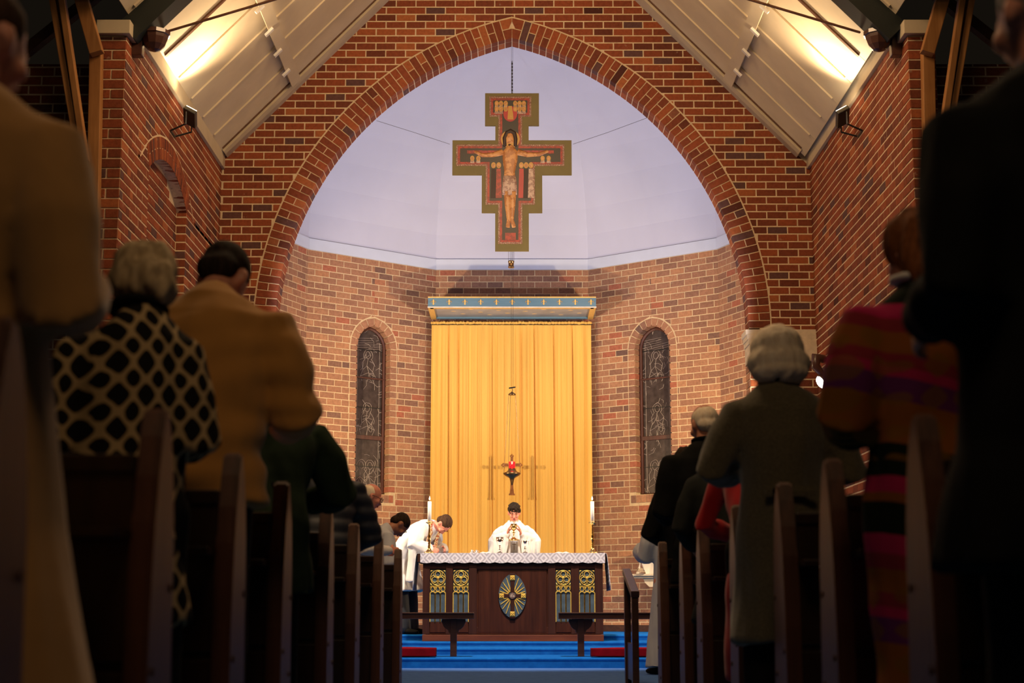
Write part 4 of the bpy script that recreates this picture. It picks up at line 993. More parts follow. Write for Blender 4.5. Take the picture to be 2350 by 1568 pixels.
# communion rails, cushions, desk end, credence
RY = 16.66; RZ = .107
for s, xa, xb, px, lab in ((-1, 905, 1088, 1041, 'left'), (1, 1282, 1500, 1333, 'right')):
    t = thing('communion_rail', 'low dark wooden communion rail on the %s of the altar step' % lab, 'rail', (0, RY, RZ))
    ra, rb = at(xa, 1412, RY).x, at(xb, 1412, RY).x
    if s < 0: ra = -3.2
    else: rb = 3.2
    zt = at(1175, 1406, RY).z - RZ; zb = at(1175, 1421, RY).z - RZ
    bm = nb(); box(bm, (ra, -.11, zb), (rb, .13, zt - .012), .005); obj('handrail', bm, m_rail, t)
    bm = nb(); box(bm, (ra - (0 if s < 0 else -.0) , -.125, zt - .014), (rb, .145, zt), .004); obj('rail_cap', bm, m_rail, t)
    for k in range(2):
        xp = at(px, 1450, RY).x + s * k * 1.45
        bm = nb(); box(bm, (xp - .034, -.03, 0), (xp + .034, .04, zb), .004); obj('post', bm, m_rail, t)
        bm = nb()
        for g in (-1, 1):
            pr = [(g * .034, -.001), (g * .125, -.001), (g * .128, -.03), (g * .115, -.055), (g * .108, -.075), (g * .085, -.10), (g * .058, -.115), (g * .052, -.145), (g * .034, -.15)]
            extrude(bm, [(xp + a, zb + b) for a, b in pr], -.02, .03)
        obj('scroll_bracket', bm, m_rail, t)
def cushion(xa, xb, y0, y1, z, h, label):
    bm = nb(); box(bm, (xa, y0, z), (xb, y1, z + h)); bmesh.ops.subdivide_edges(bm, edges=bm.edges[:], cuts=7, use_grid_fill=True)
    cx, cy, cz = (xa + xb) / 2, (y0 + y1) / 2, z + h / 2
    for v in bm.verts:
        u, w_, q = (v.co.x - cx) / (xb - xa) * 2, (v.co.y - cy) / (y1 - y0) * 2, (v.co.z - cz) / h * 2
        e = max(abs(u) ** 12, abs(w_) ** 6); v.co.z = cz + (v.co.z - cz) * (1 - .16 * e); v.co.z += .003 * noise.noise(v.co * 9) if q > 0 else 0
        v.co.z = max(v.co.z, z)
    return tag(obj('kneeler_cushion', bm, m_cushion, None, True), label, 'cushion')
cushion(-3.1, at(1000, 1500, 16.40).x, 16.34, 16.60, .1075, at(1175, 1486, 16.38).z - .107, 'long crimson kneeler cushion below the left communion rail')
cushion(at(1357, 1500, 16.40).x, 3.1, 16.34, 16.60, .1075, at(1175, 1487, 16.38).z - .107, 'long crimson kneeler cushion below the right communion rail')
dk = thing('prayer_desk', 'dark wooden desk end with sloping top at the front right pew', 'desk', (0, 0, 0))
yn, yf_ = 11.9, 12.75
xn = at(1457, 1400, yn).x; zn = at(1457, 1356, yn).z; zf = at(1443, 1306, yf_).z; xf = at(1441, 1400, yf_).x
bm = nb(); box(bm, (xn - .022, yn, 0), (xn + .028, yn + .09, zn - .02), .004); obj('front_post', bm, m_rail, dk)
bm = nb(); box(bm, (xn - .022, yf_ - .08, 0), (xn + .028, yf_, zf - .02), .004); obj('rear_post', bm, m_rail, dk)
bm = nb(); L = math.hypot(yf_ - yn, zf - zn); M = Matrix.Translation((xn + .003, yn, zn)) @ Matrix.Rotation(math.atan2(zf - zn, yf_ - yn), 4, 'X'); box(bm, (-.032, -.02, -.05), (.032, L + .02, 0), .006, M); obj('sloping_top', bm, m_rail, dk)
bm = nb(); box(bm, (xn - .006, yn + .09, .04), (xn + .012, yf_ - .08, zn * .45), .003); obj('lower_panel', bm, m_rail, dk)
# credence shelf with decanter on the right wall of the sanctuary
cp = at(1478, 1318, 22.0)
cs = thing('credence_shelf', 'stone shelf with moulded bracket on the right sanctuary wall', 'shelf', (cp.x, 22.0, cp.z), -.64)
bm = nb(); box(bm, (-.13, -.14, -.03), (.55, .14, 0), .006); box(bm, (-.11, -.10, -.06), (.53, .14, -.03), .006); obj('shelf_slab', bm, m_stone, cs)
bm = nb(); extrude(bm, [(.02, -.06), (.45, -.06), (.42, -.12), (.34, -.18), (.12, -.18), (.05, -.12)], -.06, .14); obj('shelf_bracket', bm, m_stone, cs)
dp = at(1471, 1317, 21.85)
dc = thing('decanter', 'cut glass decanter with round stopper on the stone shelf', 'decanter', (dp.x, 21.88, cp.z + .001)); k = .0062
bm = nb(); lathe(bm, [(11 * k, 0), (11.5 * k, 2 * k), (9.5 * k, 6 * k), (6 * k, 15 * k), (3 * k, 23 * k), (2.2 * k, 28 * k), (3 * k, 32 * k), (3.4 * k, 33 * k)], seg=16); obj('bottle', bm, m_glass, dc, False)
bm = nb(); ell(bm, (0, 0, 38 * k), (4.2 * k, 4.2 * k, 5 * k)); obj('stopper', bm, m_glass, dc, True)
bp = at(1484, 1290, 22.05)
bxo = thing('aumbry_box', 'white box with dark lid edge behind the decanter', 'box', (bp.x + .06, 22.08, cp.z), -.64)
bm = nb(); box(bm, (-.10, -.07, .0), (.16, .10, at(1484, 1256, 22.05).z - cp.z), .004); obj('box_body', bm, m_white, bxo)
bm = nb(); box(bm, (-.16, -.11, at(1484, 1256, 22.05).z - cp.z), (.17, .12, at(1484, 1250, 22.05).z - cp.z), .004); obj('lid', bm, m_rail, bxo)

# ------------------------------------------------------------ pews
def make_pew(x_in, x_out, label, y, group):
    s = 1 if x_in > 0 else -1
    t = thing('pew', label, 'pew', (0, y, 0), 0, group)
    prof = [(0, 0), (.40, 0), (.385, .30), (.36, .52), (.35, .66), (.33, .76), (.295, .86), (.25, .935), (.20, .985), (.165, 1.0), (.135, .985), (.10, .93), (.06, .84), (.03, .74), (.012, .62), (0, .5)]
    for xx in (x_in, x_out):
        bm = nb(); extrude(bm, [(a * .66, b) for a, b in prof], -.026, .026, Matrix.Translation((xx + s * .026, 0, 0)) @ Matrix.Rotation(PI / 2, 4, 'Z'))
        es = [e for e in bm.edges if len(e.link_faces) == 2 and e.calc_face_angle(0) > .9]
        bmesh.ops.bevel(bm, geom=es, offset=.008, segments=2, affect='EDGES'); o = obj('pew_end', bm, m_pewe, t, False)
        for yy, zz in ((.05, .42), (.20, .60), (.20, .34), (.07, .16)):
            bm = nb(); bmesh.ops.create_cone(bm, segments=10, radius1=.010, radius2=.010, depth=.006, cap_ends=True, matrix=Matrix.Translation((xx - (s * .001 if xx == x_in else -s * .053), yy, zz)) @ Matrix.Rotation(PI / 2, 4, 'Y')); obj('screw_plug', bm, m_altd, o)
    a, b = sorted((x_in + s * .05, x_out))
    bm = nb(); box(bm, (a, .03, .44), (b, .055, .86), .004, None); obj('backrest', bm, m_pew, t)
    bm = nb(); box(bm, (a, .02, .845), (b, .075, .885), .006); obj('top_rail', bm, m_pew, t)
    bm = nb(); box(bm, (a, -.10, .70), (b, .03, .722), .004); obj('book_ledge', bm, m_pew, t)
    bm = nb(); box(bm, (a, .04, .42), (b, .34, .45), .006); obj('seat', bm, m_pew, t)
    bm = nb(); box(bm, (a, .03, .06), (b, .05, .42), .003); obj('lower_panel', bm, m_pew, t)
    return t
LY_ = [2.25, 3.33, 4.30, 5.25, 6.55, 7.72, 9.2, 10.8]
RY_ = [2.20, 3.42, 4.45, 5.28, 6.4, 7.6, 8.4, 9.7]
ordw = ['nearest', 'second', 'third', 'fourth', 'fifth', 'sixth', 'seventh', 'frontmost']
pl0 = pr0 = None
for i, y in enumerate(LY_):
    lb = '%s dark wooden pew on the left of the aisle counted from the camera' % ordw[i]
    if i == 7: lb = 'frontmost dark wooden pew on the left nearest the altar'
    if pl0 is None: pl0 = make_pew(-.77, -3.3, lb, y, 'pews on the left of the aisle')
    else: dup(pl0, (0, y, 0), lb)
for i, y in enumerate(RY_):
    lb = '%s dark wooden pew on the right of the aisle counted from the camera' % ordw[i]
    if i == 7: lb = 'frontmost dark wooden pew on the right nearest the altar'
    if pr0 is None: pr0 = make_pew(.92, 3.3, lb, y, 'pews on the right of the aisle')
    else: dup(pr0, (0, y, 0), lb)

# ------------------------------------------------------------ people
shop = bpy.data.scenes.new('workshop')       # scratch scene, removed at the end
def remesh(bm, name, m, parent, voxel, folds=None, smooth=2, loc=None):
    bmesh.ops.recalc_face_normals(bm, faces=bm.faces)
    me = bpy.data.meshes.new('tmp'); bm.to_mesh(me); bm.free(); o = bpy.data.objects.new('tmp', me); shop.collection.objects.link(o)
    r = o.modifiers.new('r', 'REMESH'); r.mode = 'VOXEL'; r.voxel_size = voxel
    if smooth: k = o.modifiers.new('s', 'SMOOTH'); k.iterations = smooth; k.factor = .5
    vl = shop.view_layers[0]; vl.update(); me2 = bpy.data.meshes.new_from_object(o.evaluated_get(vl.depsgraph)); bpy.data.objects.remove(o); bpy.data.meshes.remove(me)
    me2.name = name
    if folds:
        nr = [v.normal.copy() for v in me2.vertices]; co = []
        for v, n_ in zip(me2.vertices, nr): co += (v.co + n_ * folds(v.co))[:]
        me2.vertices.foreach_set('co', co); me2.update()
    me2.polygons.foreach_set('use_smooth', [True] * len(me2.polygons))
    return link(name, me2, parent, m)
def foldfn(amp, fx=9, fz=1.6, seed=0, amp2=.3):
    def f(c): return amp * (noise.noise(V((c.x * fx + seed, c.y * fx, c.z * fz))) + amp2 * noise.noise(V((c.x * fx * 2.4, c.y * fx * 2.4 + seed, c.z * fx * .9))))
    return f
def Rx(a): return V((0, math.sin(a), math.cos(a)))
def person(label, loc, rz=0, H=1.7, bend=0, neck=.15, hyaw=0, arms=None, bld=1.0, skin=None, vox=.012, coat=None, legs=None, hair=None, extra=None, group=None, shift=0, face=False, robe_front=False):
    s = H / 1.7; t = thing('person', label, 'person', loc, rz, group)
    hip = V((0, -.10 * math.sin(bend) + shift, .93 * s))
    P0 = hip; P1 = P0 + Rx(bend * .55) * .15 * s; P2 = P1 + Rx(bend * .9) * .20 * s; P3 = P2 + Rx(bend * 1.05) * .18 * s
    nd = Rx(bend + neck * .5); hd = Rx(bend + neck); N = P3 + nd * .075 * s; Hc = N + hd * .095 * s
    up3 = Rx(bend * 1.05); sh = [P3 - up3 * .070 * s + V((g * .172 * s * bld, 0, 0)) for g in (-1, 1)]
    A = arms or {}
    el, wr = [], []
    for i, g in enumerate((-1, 1)):
        e = A.get('e%d' % i, (g * .08, -.04, -.27)); w_ = A.get('w%d' % i, (-g * .02, .20, -.27))
        el.append(sh[i] + V(e) * s); wr.append(sh[i] + V(w_) * s)
    HM = Matrix.Translation(Hc) @ Matrix.Rotation(hyaw, 4, 'Z') @ Matrix.Rotation(-(bend + neck), 4, 'X') @ Matrix.Diagonal((s, s, s, 1))
    bm = nb()
    tube(bm, [P0 - V((0, 0, .06 * s)), P0 + V((0, 0, .03)), P1, P2, P3 - up3 * .03 * s], [(.14 * s * bld, .09 * s), (.15 * s * bld, .10 * s), (.125 * s * bld, .09 * s), (.15 * s * bld, .10 * s), (.13 * s * bld, .07 * s)], (1, 0, 0))
    tube(bm, [P3 - up3 * .05 * s, N, Hc], [.058 * s, .054 * s, .05 * s], (1, 0, 0))
    for i, g in enumerate((-1, 1)):
        tube(bm, [sh[i], (sh[i] + el[i]) / 2, el[i], (el[i] + wr[i]) / 2, wr[i]], [.048 * s, .043 * s, .036 * s, .034 * s, .025 * s])
        d = (wr[i] - el[i]).normalized(); hand(bm, wr[i], A.get('d%d' % i) or d, A.get('n%d' % i) or V((-g, 0, -.2)), s, g, A.get('curl', .5))
        k = V((g * .10 * s, hip.y * .5 + .01, .50 * s)); a = V((g * .105 * s, shift, .085 * s)); h0 = P0 + V((g * .085 * s, 0, -.03))
        tube(bm, [h0, (h0 + k) / 2, k, (k + a) / 2, a], [.085 * s, .075 * s, .055 * s, .05 * s, .038 * s])
    # head: cranium, face, jaw, nose, brow, ears
    E = lambda c, r, rot=None: ell(bm, c, r, rot, HM, 3)
    E((0, -.008, .025), (.074, .094, .088)); E((0, .022, -.030), (.062, .070, .080)); E((0, .050, -.075), (.036, .036, .030)); E((0, .074, -.004), (.050, .018, .035))
    tube(bm, [HM @ V((0, .088, .012)), HM @ V((0, .104, -.022)), HM @ V((0, .108, -.032))], [.008 * s, .011 * s, .015 * s])
    E((0, .080, -.055), (.026, .016, .018)); E((0, .083, .018), (.046, .013, .010))
    for g in (-1, 1): E((g * .036, .070, -.026), (.026, .026, .022)); E((g * .076, -.002, -.012), (.010, .020, .031), (.15, 0, g * .35))
    body = remesh(bm, 'body', skin or m_skin, t, vox, None, 1)
    if face:
        for g in (-1, 1):
            b2 = nb(); ell(b2, (g * .030, .086, .004), (.015, .008, .0055), None, HM); obj('eyelid', b2, m_skind, t, True)
            b2 = nb(); tube(b2, [HM @ V((g * .016, .097, .022)), HM @ V((g * .032, .094, .027)), HM @ V((g * .046, .082, .022))], [.0035, .0045, .003]); obj('eyebrow', b2, m_hair_of(hair), t, True)
        b2 = nb(); ell(b2, (0, .096, -.058), (.022, .007, .0065), None, HM); ell(b2, (0, .094, -.066), (.017, .007, .005), None, HM); obj('lips', b2, m_lip, t, True)
    if hair: hairdo(t, hair[0], hair[1], HM, s, vox)
    # legs, shoes
    lg = legs or {}
    if lg:
        bm = nb()
        for g in (-1, 1):
            k = V((g * .10 * s, hip.y * .5 + .01, .50 * s)); a = V((g * .105 * s, shift, .07 * s)); h0 = P0 + V((g * .085 * s, 0, -.02))
            tube(bm, [h0, (h0 + k) / 2, k, (k + a) / 2, a], [.105 * s, .095 * s, .078 * s, .076 * s, .072 * s])
        tube(bm, [P0 - V((0, 0, .06)), P0 + V((0, 0, .08))], [(.165 * s * bld, .115 * s)] * 2, (1, 0, 0))
        remesh(bm, lg.get('name', 'trousers'), lg['m'], t, vox * 1.15, foldfn(.007, 10, 5, 3))
    for g in (-1, 1):
        bm = nb(); tube(bm, [(g * .105 * s, shift - .045, .038), (g * .108 * s, shift + .05, .040), (g * .112 * s, shift + .15, .030), (g * .112 * s, shift + .19, .028)], [(.036, .037), (.042, .039), (.045, .029), (.036, .025)], (1, 0, 0)); obj('shoe', bm, m_blk, t, True)
    # upper garment
    if coat:
        c = coat; b = bld * s; hem = c['hem']; fl_ = c.get('flare', 0); bm = nb(); th = c.get('thick', 0)
        pts = []; rad = []
        hp = P0 + V((0, 0, -.02))
        L = hp.z - hem
        if L > .12:
            for k, u in enumerate((1.0, .66, .33)):
                pts.append(V((0, hp.y * (1 - u * .6) + shift * 0, hp.z - L * u))); rad.append(((.185 + fl_ * u) * b, (.145 + fl_ * .8 * u) * s))
        elif L > 0: pts.append(V((0, hp.y, hem))); rad.append(((.185 + fl_) * b, .14 * s))
        pts += [hp, P1, P2, P3 - up3 * .06 * s, P3 + up3 * .005 * s, N - nd * .015 * s]
        rad += [(.182 * b + th, .138 * s + th), (.165 * b + th, .125 * s + th), (.182 * b + th, .135 * s + th), (.175 * b + th, .115 * s + th), (.115 * b + th, .085 * s + th), (.066 * s, .068 * s)]
        tube(bm, pts, rad, (1, 0, 0), 20, False)
        sl = c.get('sleeve', .062) * s
        for i, g in enumerate((-1, 1)):
            w2 = wr[i] + (el[i] - wr[i]) * .06; sl_e = c.get('cuff', sl * .72)
            tube(bm, [P3 - up3 * .05 * s + V((g * .11 * s * bld, 0, 0)), sh[i] - up3 * .01, (sh[i] + el[i]) / 2, el[i], (el[i] + w2) / 2, w2], [sl * .70, sl * 1.0, sl * 1.1, sl * 1.02, sl * .9 if not c.get('cuff') else (sl + sl_e) / 2, sl_e])
        if c.get('more'): c['more'](bm, dict(P0=P0, P1=P1, P2=P2, P3=P3, N=N, el=el, wr=wr, sh=sh, s=s, up=up3, HM=HM))
        remesh(bm, c.get('name', 'coat'), c['m'], t, vox * 1.1, c.get('folds') or foldfn(.024, 7, 3.4, random.random() * 9))
        if c.get('collar'):
            bm = nb(); n_ = 14; tube(bm, [N - nd * .012 * s + V((math.cos(2 * PI * k / n_) * .066 * s, math.sin(2 * PI * k / n_) * .066 * s * nd.z, -math.sin(2 * PI * k / n_) * .066 * s * nd.y + .0)) for k in range(n_)], [(.014, .026)] * n_, nd, 6, False, True); obj('collar', bm, c['collar'], t, True)
    if extra: extra(t, dict(P0=P0, P1=P1, P2=P2, P3=P3, N=N, el=el, wr=wr, sh=sh, s=s, up=up3, HM=HM, Hc=Hc, nd=nd))
    return t
def m_hair_of(h): return h[1] if h else h_dark
def hand(bm, w_, d, n, s, g, curl=.5):
    d = V(d).normalized(); n = V(n); n = (n - d * n.dot(d)).normalized(); a = d.cross(n) * g
    M = Matrix.Identity(4)
    for i, c in enumerate((a, n, d)):
        for j in range(3): M[j][i] = c[j]
    M.translation = w_ + d * .045 * s
    ell(bm, (0, 0, 0), (.042 * s, .017 * s, .054 * s), None, M)
    for i, L in enumerate((.90, 1.0, .94, .74)):
        b = w_ + d * (.083 - .004 * abs(i - 1.3)) * s + a * ((1.5 - i) * .0205 * s); q = [b]; th = curl * .5
        for k, l in enumerate((.040, .027, .021)): q.append(q[-1] + (d * math.cos(th) + n * math.sin(th)) * l * L * s); th += curl
        tube(bm, q, [.0095 * s, .0088 * s, .0082 * s, .0072 * s], None, 8)
    b = w_ + d * .022 * s + a * .028 * s; q = [b, b + (a * .7 + d * .7 + n * .25).normalized() * .038 * s]; q.append(q[-1] + (d * .8 + n * .5 + a * .15).normalized() * .032 * s); q.append(q[-1] + (d * .7 + n * .7).normalized() * .022 * s)
    tube(bm, q, [.014 * s, .0115 * s, .010 * s, .008 * s], None, 8)
def hairdo(t, style, m, HM, s, vox):
    bm = nb(); E = lambda c, r, rot=None: ell(bm, c, r, rot, HM, 3)
    f = foldfn(.008, 34, 12, 2, .6); nm = 'hair'
    if style == 'short': E((0, -.018, .038), (.082, .094, .084)); E((0, -.045, -.015), (.074, .062, .062)); E((0, .040, .078), (.058, .042, .030))
    elif style == 'crop': E((0, -.016, .036), (.0795, .095, .083)); E((0, -.050, -.020), (.068, .052, .058)); f = foldfn(.003, 40, 20)
    elif style == 'thin': E((0, -.018, .024), (.0775, .090, .079)); E((0, -.050, -.022), (.070, .052, .055)); f = foldfn(.003, 40, 20)
    elif style == 'curly': E((0, -.010, .048), (.086, .094, .085)); E((0, .045, .078), (.066, .042, .036)); E((0, -.045, -.005), (.080, .062, .070)); f = foldfn(.016, 46, 46, 1)
    elif style == 'bob': E((0, -.020, .035), (.112, .116, .104)); E((0, -.030, -.035), (.130, .108, .090)); E((0, -.045, -.085), (.120, .084, .048)); f = foldfn(.006, 36, 4, 2)
    elif style == 'full': E((0, -.025, .035), (.100, .112, .100)); E((0, -.045, -.030), (.096, .092, .080)); E((.02, -.06, -.07), (.070, .060, .050)); f = foldfn(.018, 22, 16, 2, .5)
    elif style == 'long': E((0, -.018, .030), (.094, .108, .098)); tube(bm, [HM @ V((0, -.03, 0)), HM @ V((0, -.07, -.12)), HM @ V((0, -.085, -.24))], [(.098 * s, .085 * s), (.098 * s, .062 * s), (.075 * s, .040 * s)], (1, 0, 0)); f = foldfn(.014, 26, 4, 2)
    remesh(bm, nm, m, t, max(.006, vox * .75), f, 1)
def glasses(t, HM, m=None):
    bm = nb()
    for g in (-1, 1):
        tube(bm, [HM @ V((g * .033 + .024 * math.cos(2 * PI * i / 14), .108, .002 + .018 * math.sin(2 * PI * i / 14))) for i in range(14)], .0022, None, 5, False, True)
        tube(bm, [HM @ V((g * .057, .106, .006)), HM @ V((g * .080, .05, .008)), HM @ V((g * .084, -.004, .004)), HM @ V((g * .080, -.02, -.012))], .0024, None, 5)
    tube(bm, [HM @ V((-.009, .110, .006)), HM @ V((.009, .110, .006))], .002, None, 5); obj('glasses', bm, m or m_black, t)
    bm = nb()
    for g in (-1, 1): bmesh.ops.create_cone(bm, segments=14, radius1=.022, radius2=.022, depth=.0012, cap_ends=True, matrix=HM @ Matrix.Translation((g * .033, .108, .002)) @ Matrix.Rotation(PI / 2, 4, 'X') @ Matrix.Diagonal((1, .8, 1, 1)))
    obj('lenses', bm, m_glass, t)

# the woman celebrant behind the altar, lifting the chalice
def chasuble(bm, k):
    s = k['s']
    for i, g in enumerate((-1, 1)):
        sh, el, wr = k['sh'][i], k['el'][i], k['wr'][i]
        for u in (0, .25, .5, .75, 1.0):
            a = sh.lerp(el, u); dz = .10 + .45 * u; tube(bm, [a, a + V((g * .015, -.01, -dz))], [(.055, .06), (.03, .05)], (1, 0, 0), 10)
        for u in (.0, .3, .6, .85):
            a = el.lerp(wr, u); dz = .58 - .40 * u; tube(bm, [a, a + V((g * .01 * (1 - u), -.03, -dz))], [(.05, .055), (.024, .05)], (1, 0, 0), 10)
        tube(bm, [el + V((g * .0, 0, 0)), el + V((g * .01, -.03, -.30)), el + V((-g * .05, -.05, -.72))], [(.06, .09), (.035, .09), (.03, .10)], (1, 0, 0), 12)
def pyoke(t, k):
    M = k['HM']
    bm = nb(); z0 = k['P3']; tube(bm, [z0 + V((-.055, .05, .04)), z0 + V((-.075, .115, -.04)), z0 + V((-.072, .16, -.30)), z0 + V((-.068, .16, -.75))], [(.028, .010)] * 4, (1, 0, 0), 8); tube(bm, [z0 + V((.055, .05, .04)), z0 + V((.075, .115, -.04)), z0 + V((.072, .16, -.30)), z0 + V((.068, .16, -.75))], [(.028, .010)] * 4, (1, 0, 0), 8); obj('stole', bm, m_albc, t, True)
    bm = nb(); e = z0 + V((0, .148, -.27)); box(bm, e + V((-.0035, 0, -.05)), e + V((.0035, .006, .05))); box(bm, e + V((-.026, 0, .012)), e + V((.026, .006, .019))); obj('pectoral_cross', bm, m_bronze, t)
pc = at(1179, 1203, 19.25)
celebrant = person('dark-haired woman in white vestments raising a gold chalice behind the altar', (at(1180, 1200, 19.58).x, 19.58, .305), PI, 1.58, .06, .36, 0,
    {'e0': (-.12, .08, -.15), 'w0': (.078, .305, -.075), 'e1': (.12, .08, -.15), 'w1': (-.078, .305, -.075), 'd0': V((.28, .22, .93)), 'd1': V((-.28, .22, .93)), 'n0': V((1, .1, -.2)), 'n1': V((-1, .1, -.2)), 'curl': .5},
    1.0, m_skinp, .0062, dict(m=m_alb, name='chasuble', hem=.10, flare=.06, sleeve=.066, cuff=.046, thick=.012, more=chasuble, folds=foldfn(.012, 13, 3, 5)), None, ('curly', h_dark), pyoke, face=True)
ch = thing('chalice', 'gold chalice held up in both hands by the woman in white', 'chalice', (pc.x, 19.22, at(1179, 1241, 19.22).z))
kk = .0054; bm = nb(); lathe(bm, [(0, 0), (12 * kk, 0), (12 * kk, .008), (8 * kk, .02), (3.5 * kk, .035), (1.6 * kk, .055), (1.5 * kk, .085), (4 * kk, .098), (1.5 * kk, .11), (2 * kk, .125)]); obj('foot_and_stem', bm, m_brass, ch, True)
bm = nb(); lathe(bm, [(2 * kk, .122), (5 * kk, .135), (6.8 * kk, .155), (7 * kk, .205), (6.4 * kk, .205), (6 * kk, .16), (1 * kk, .145)]); obj('cup', bm, m_brass, ch, True)
# the bowing priest with a patterned stole
def stole_on(t, k):
    P3, P2, P1, P0, N = k['P3'], k['P2'], k['P1'], k['P0'], k['N']; up = k['up']; f = up.cross(V((1, 0, 0)))
    f = V((0, up.z, -up.y))
    for g in (-1, 1):
        bm = nb(); tube(bm, [N - up * .02 + V((g * .02, -.055 * up.z, .055 * up.y)), N - up * .03 + V((g * .075, 0, .02)), P3 + V((g * .095, 0, 0)) + f * .085 + up * .01, P3 + V((g * .10, 0, 0)) + f * .14 - up * .07, P3 + V((g * .10, 0, -.22)) + f * .15 - up * .10, P3 + V((g * .10, .0, -.50)) + f * .15 - up * .10], [(.045, .010)] * 6, (1, 0, 0), 8); obj('stole', bm, m_stole, t, True)
def cope_more(bm, k):
    s = k['s']; 
    for i, g in enumerate((-1, 1)):
        for u in (.4, .7, 1.0):
            a = k['sh'][i].lerp(k['el'][i], u); tube(bm, [a, a + V((g * .01, -.02, -.22 - .2 * u))], [(.055, .06), (.03, .07)], (1, 0, 0), 10)
person('man in a white alb and patterned stole bowing over the left end of the altar', (-1.29, 19.60, .305), -2.05, 1.76, 1.0, .45, 0,
    {'e0': (-.12, -.06, -.20), 'w0': (.02, .12, -.235), 'e1': (.12, -.02, -.20), 'w1': (.0, .12, -.235)}, 1.08, m_skinp, .0085,
    dict(m=m_alb, name='alb', hem=.52, flare=.085, sleeve=.085, cuff=.085, thick=.02, more=cope_more, folds=foldfn(.018, 9, 2, 2)), dict(m=m_cass, name='cassock'), ('crop', h_brown), stole_on, face=True)

def on_floor(px, py, Y): p = at(px, py, Y); return (p.x, Y, 0)
# clergy beyond the left pews
def gl(t, k): glasses(t, k['HM'])
person('grey-haired man with glasses and white robe standing beyond the left pews', (at(856, 1150, 14.0).x - .10, 14.0, 0), -1.2, 1.68, .08, .35, -.1, None, 1.0, m_skinp, .010, dict(m=m_alb, name='alb', hem=.12, flare=.06, sleeve=.075, folds=foldfn(.014, 9, 1.6, 4)), None, ('thin', h_white), gl, face=True)
person('dark-haired man in a white robe bowing his head beyond the left pews', (at(896, 1240, 14.9).x - .26, 14.9, 0), -1.1, 1.66, .72, .45, -.1, {'e0': (-.06, -.02, -.26), 'w0': (.02, .08, -.34), 'e1': (.06, -.02, -.26), 'w1': (-.02, .08, -.34)}, 1.0, m_skind, .010, dict(m=m_albb, name='alb', hem=.12, flare=.06, sleeve=.08, folds=foldfn(.014, 9, 1.6, 6)), None, ('crop', h_dark), None, face=True)
# server on the right
person('altar server in a long pale robe standing beyond the right pews', (at(1519, 1300, 14.6).x + .06, 14.6, 0), .5, 1.62, .12, .3, 0, {'e0': (-.04, .06, -.26), 'w0': (.03, .22, -.20)}, .95, m_skin, .011, dict(m=m_albb, name='surplice', hem=.07, flare=.075, sleeve=.085, cuff=.10, folds=foldfn(.018, 9, 1.2, 8)), None, ('short', h_brown))

# congregation, left of the aisle
front = lambda o=.0: {'e0': (-.10, -.03 + o, -.27), 'w0': (.05, .20, -.30), 'e1': (.10, -.03 + o, -.27), 'w1': (-.05, .20, -.30)}
person('man in a long camel overcoat at the far left, nearest the camera', (-1.07, 2.86, 0), -.25, 1.74, .05, .28, -.2, {'e0': (-.10, -.04, -.28), 'w0': (.06, .20, -.30), 'e1': (.085, -.05, -.33), 'w1': (-.02, .20, -.24)}, 1.06, m_skin, .013, dict(m=m_camel, name='overcoat', hem=.22, flare=.16, sleeve=.078, thick=.02, folds=foldfn(.012, 6, 3, 1)), dict(m=m_blk), ('crop', h_brown))
person('ash-blonde woman in a black and cream lattice cardigan, head bowed', (-.995, 4.0, 0), .0, 1.50, .10, .50, .25, {'e0': (-.05, -.03, -.27), 'w0': (.05, .20, -.26), 'e1': (.05, -.04, -.27), 'w1': (-.05, .20, -.24)}, .88, m_skin, .012, dict(m=m_latt, name='cardigan', hem=.52, flare=.045, sleeve=.072, thick=.012, collar=m_blk), dict(m=m_blk), ('full', h_blond))
person('man in a tan jacket with dark cropped hair bowing forward', (-1.00, 4.86, 0), -.15, 1.79, .26, .62, -.1, {'e0': (-.11, -.02, -.27), 'w0': (.04, .22, -.26), 'e1': (.10, -.02, -.28), 'w1': (.0, .22, -.27)}, 1.16, m_skin, .012, dict(m=m_tan, name='jacket', hem=.88, flare=.02, sleeve=.080, thick=.02, folds=foldfn(.024, 5, 12, 3)), dict(m=m_blk), ('crop', h_dark))
person('person in a dark green jacket bowing low behind the tan jacket', (-.97, 5.92, 0), .0, 1.62, .70, .5, 0, {'e0': (-.10, .05, -.26), 'w0': (.05, .24, -.26), 'e1': (.12, .05, -.26), 'w1': (-.02, .24, -.26)}, 1.1, m_skin, .013, dict(m=m_green, name='jacket', hem=.62, flare=.03, sleeve=.080, thick=.02), dict(m=m_blk), ('short', h_brown))
person('person in a dark navy quilted jacket and blue skirt bowing low', (-1.06, 8.35, 0), .0, 1.60, .78, .5, 0, front(.06), 1.1, m_skin, .014, dict(m=m_navy, name='quilted_jacket', hem=.74, flare=.01, sleeve=.080, thick=.025, folds=lambda c: .010 * abs(math.sin(c.z * 42))), dict(m=m_jeans, name='skirt'), ('short', h_grey))
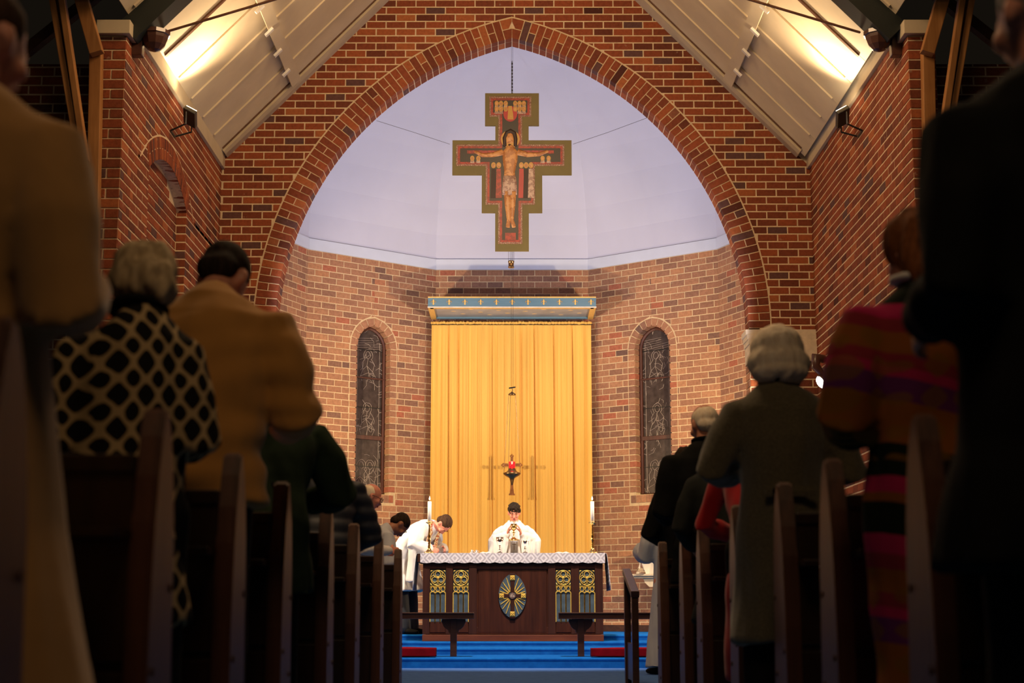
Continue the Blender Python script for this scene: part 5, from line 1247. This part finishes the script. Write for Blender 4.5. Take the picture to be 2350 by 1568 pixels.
# congregation, right of the aisle
person('man in a black suit at the far right, nearest the camera', (1.055, 2.88, 0), .12, 1.79, .03, .12, .2, {'e0': (-.03, -.05, -.31), 'w0': (-.01, .17, -.33), 'e1': (.10, -.05, -.28), 'w1': (-.05, .20, -.28)}, 1.04, m_skin, .013, dict(m=m_blk, name='suit_jacket', hem=.62, flare=.07, sleeve=.080, thick=.03), dict(m=m_blk), ('crop', h_grey))
def whitecollar(t, k):
    bm = nb(); n_ = 12; N = k['N']; tube(bm, [N - k['nd'] * .0 + V((math.cos(2 * PI * i / n_) * .072, math.sin(2 * PI * i / n_) * .07, .0)) for i in range(n_)], [(.014, .022)] * n_, (0, 0, 1), 6, False, True); obj('white_collar', bm, m_white, t, True)
person('auburn-haired woman in a pink, orange and black woven patterned coat', (1.115, 4.06, 0), .1, 1.59, .06, .3, .3, {'e0': (-.09, -.02, -.27), 'w0': (.02, .20, -.26), 'e1': (.12, -.02, -.25), 'w1': (-.02, .20, -.24)}, .98, m_skin, .012, dict(m=m_ikat, name='woven_coat', hem=.18, flare=.03, sleeve=.090, thick=.02), dict(m=m_blk), ('long', h_auburn), whitecollar)
def halfbelt(t, k):
    bm = nb(); P1 = k['P1']; b = P1 + V((0, -.165, -.02)); pts = [b + V((x, .012 * (x / .08) ** 2, 0)) for x in (-.09, -.045, 0, .045, .09)]; tube(bm, pts, [(.006, .022)] * 5, (0, 1, 0), 6); obj('half_belt', bm, m_tweed, t)
    bm = nb(); ell(bm, b + V((-.06, -.010, 0)), (.012, .006, .012)); obj('button', bm, m_blk, t)
person('white-haired woman with a bob in a grey-olive tweed coat', (1.03, 5.88, 0), .0, 1.59, .05, .22, 0, {'e0': (-.12, -.05, -.24), 'w0': (.02, .20, -.22), 'e1': (.10, -.05, -.25), 'w1': (-.02, .20, -.22)}, 1.02, m_skin, .011, dict(m=m_tweed, name='tweed_coat', hem=.44, flare=.035, sleeve=.070, thick=.012, collar=m_char), dict(m=m_blk), ('bob', h_white), halfbelt)
person('person in a bright red coat mostly hidden behind the tweed coat', (1.12, 7.0, 0), .0, 1.55, .72, .4, 0, front(.05), .92, m_skin, .014, dict(m=m_redc, name='red_coat', hem=.25, flare=.03, sleeve=.062), dict(m=m_blk), ('short', h_brown))
person('person in a charcoal coat between the red coat and the black suit', (1.12, 8.06, 0), .0, 1.52, .42, .4, 0, {'e0': (-.10, -.03, -.26), 'w0': (.0, .16, -.36), 'e1': (.1, 0, -.26), 'w1': (0, .2, -.3)}, 1.0, m_skin, .014, dict(m=m_char, name='charcoal_coat', hem=.50, flare=.04, sleeve=.070), dict(m=m_blk), ('short', h_brown))
person('grey-haired man in a black suit standing in the farther right pews', (1.16, 9.15, 0), .12, 1.745, .06, .25, .25, {'e0': (-.06, -.03, -.28), 'w0': (.0, .20, -.28), 'e1': (.10, -.03, -.27), 'w1': (-.05, .20, -.28)}, 1.12, m_skin, .011, dict(m=m_blk, name='suit_jacket', hem=.72, flare=.02, sleeve=.076, thick=.02, collar=m_blk), dict(m=m_blk), ('thin', h_white))
person('dark-haired person partly hidden in front of the grey-haired man', (1.17, 10.35, 0), .0, 1.62, .08, .3, 0, front(), 1.0, m_skind, .015, dict(m=m_blk, name='dark_coat', hem=.6, flare=.02), dict(m=m_blk), ('short', h_dark))

bpy.data.scenes.remove(shop)
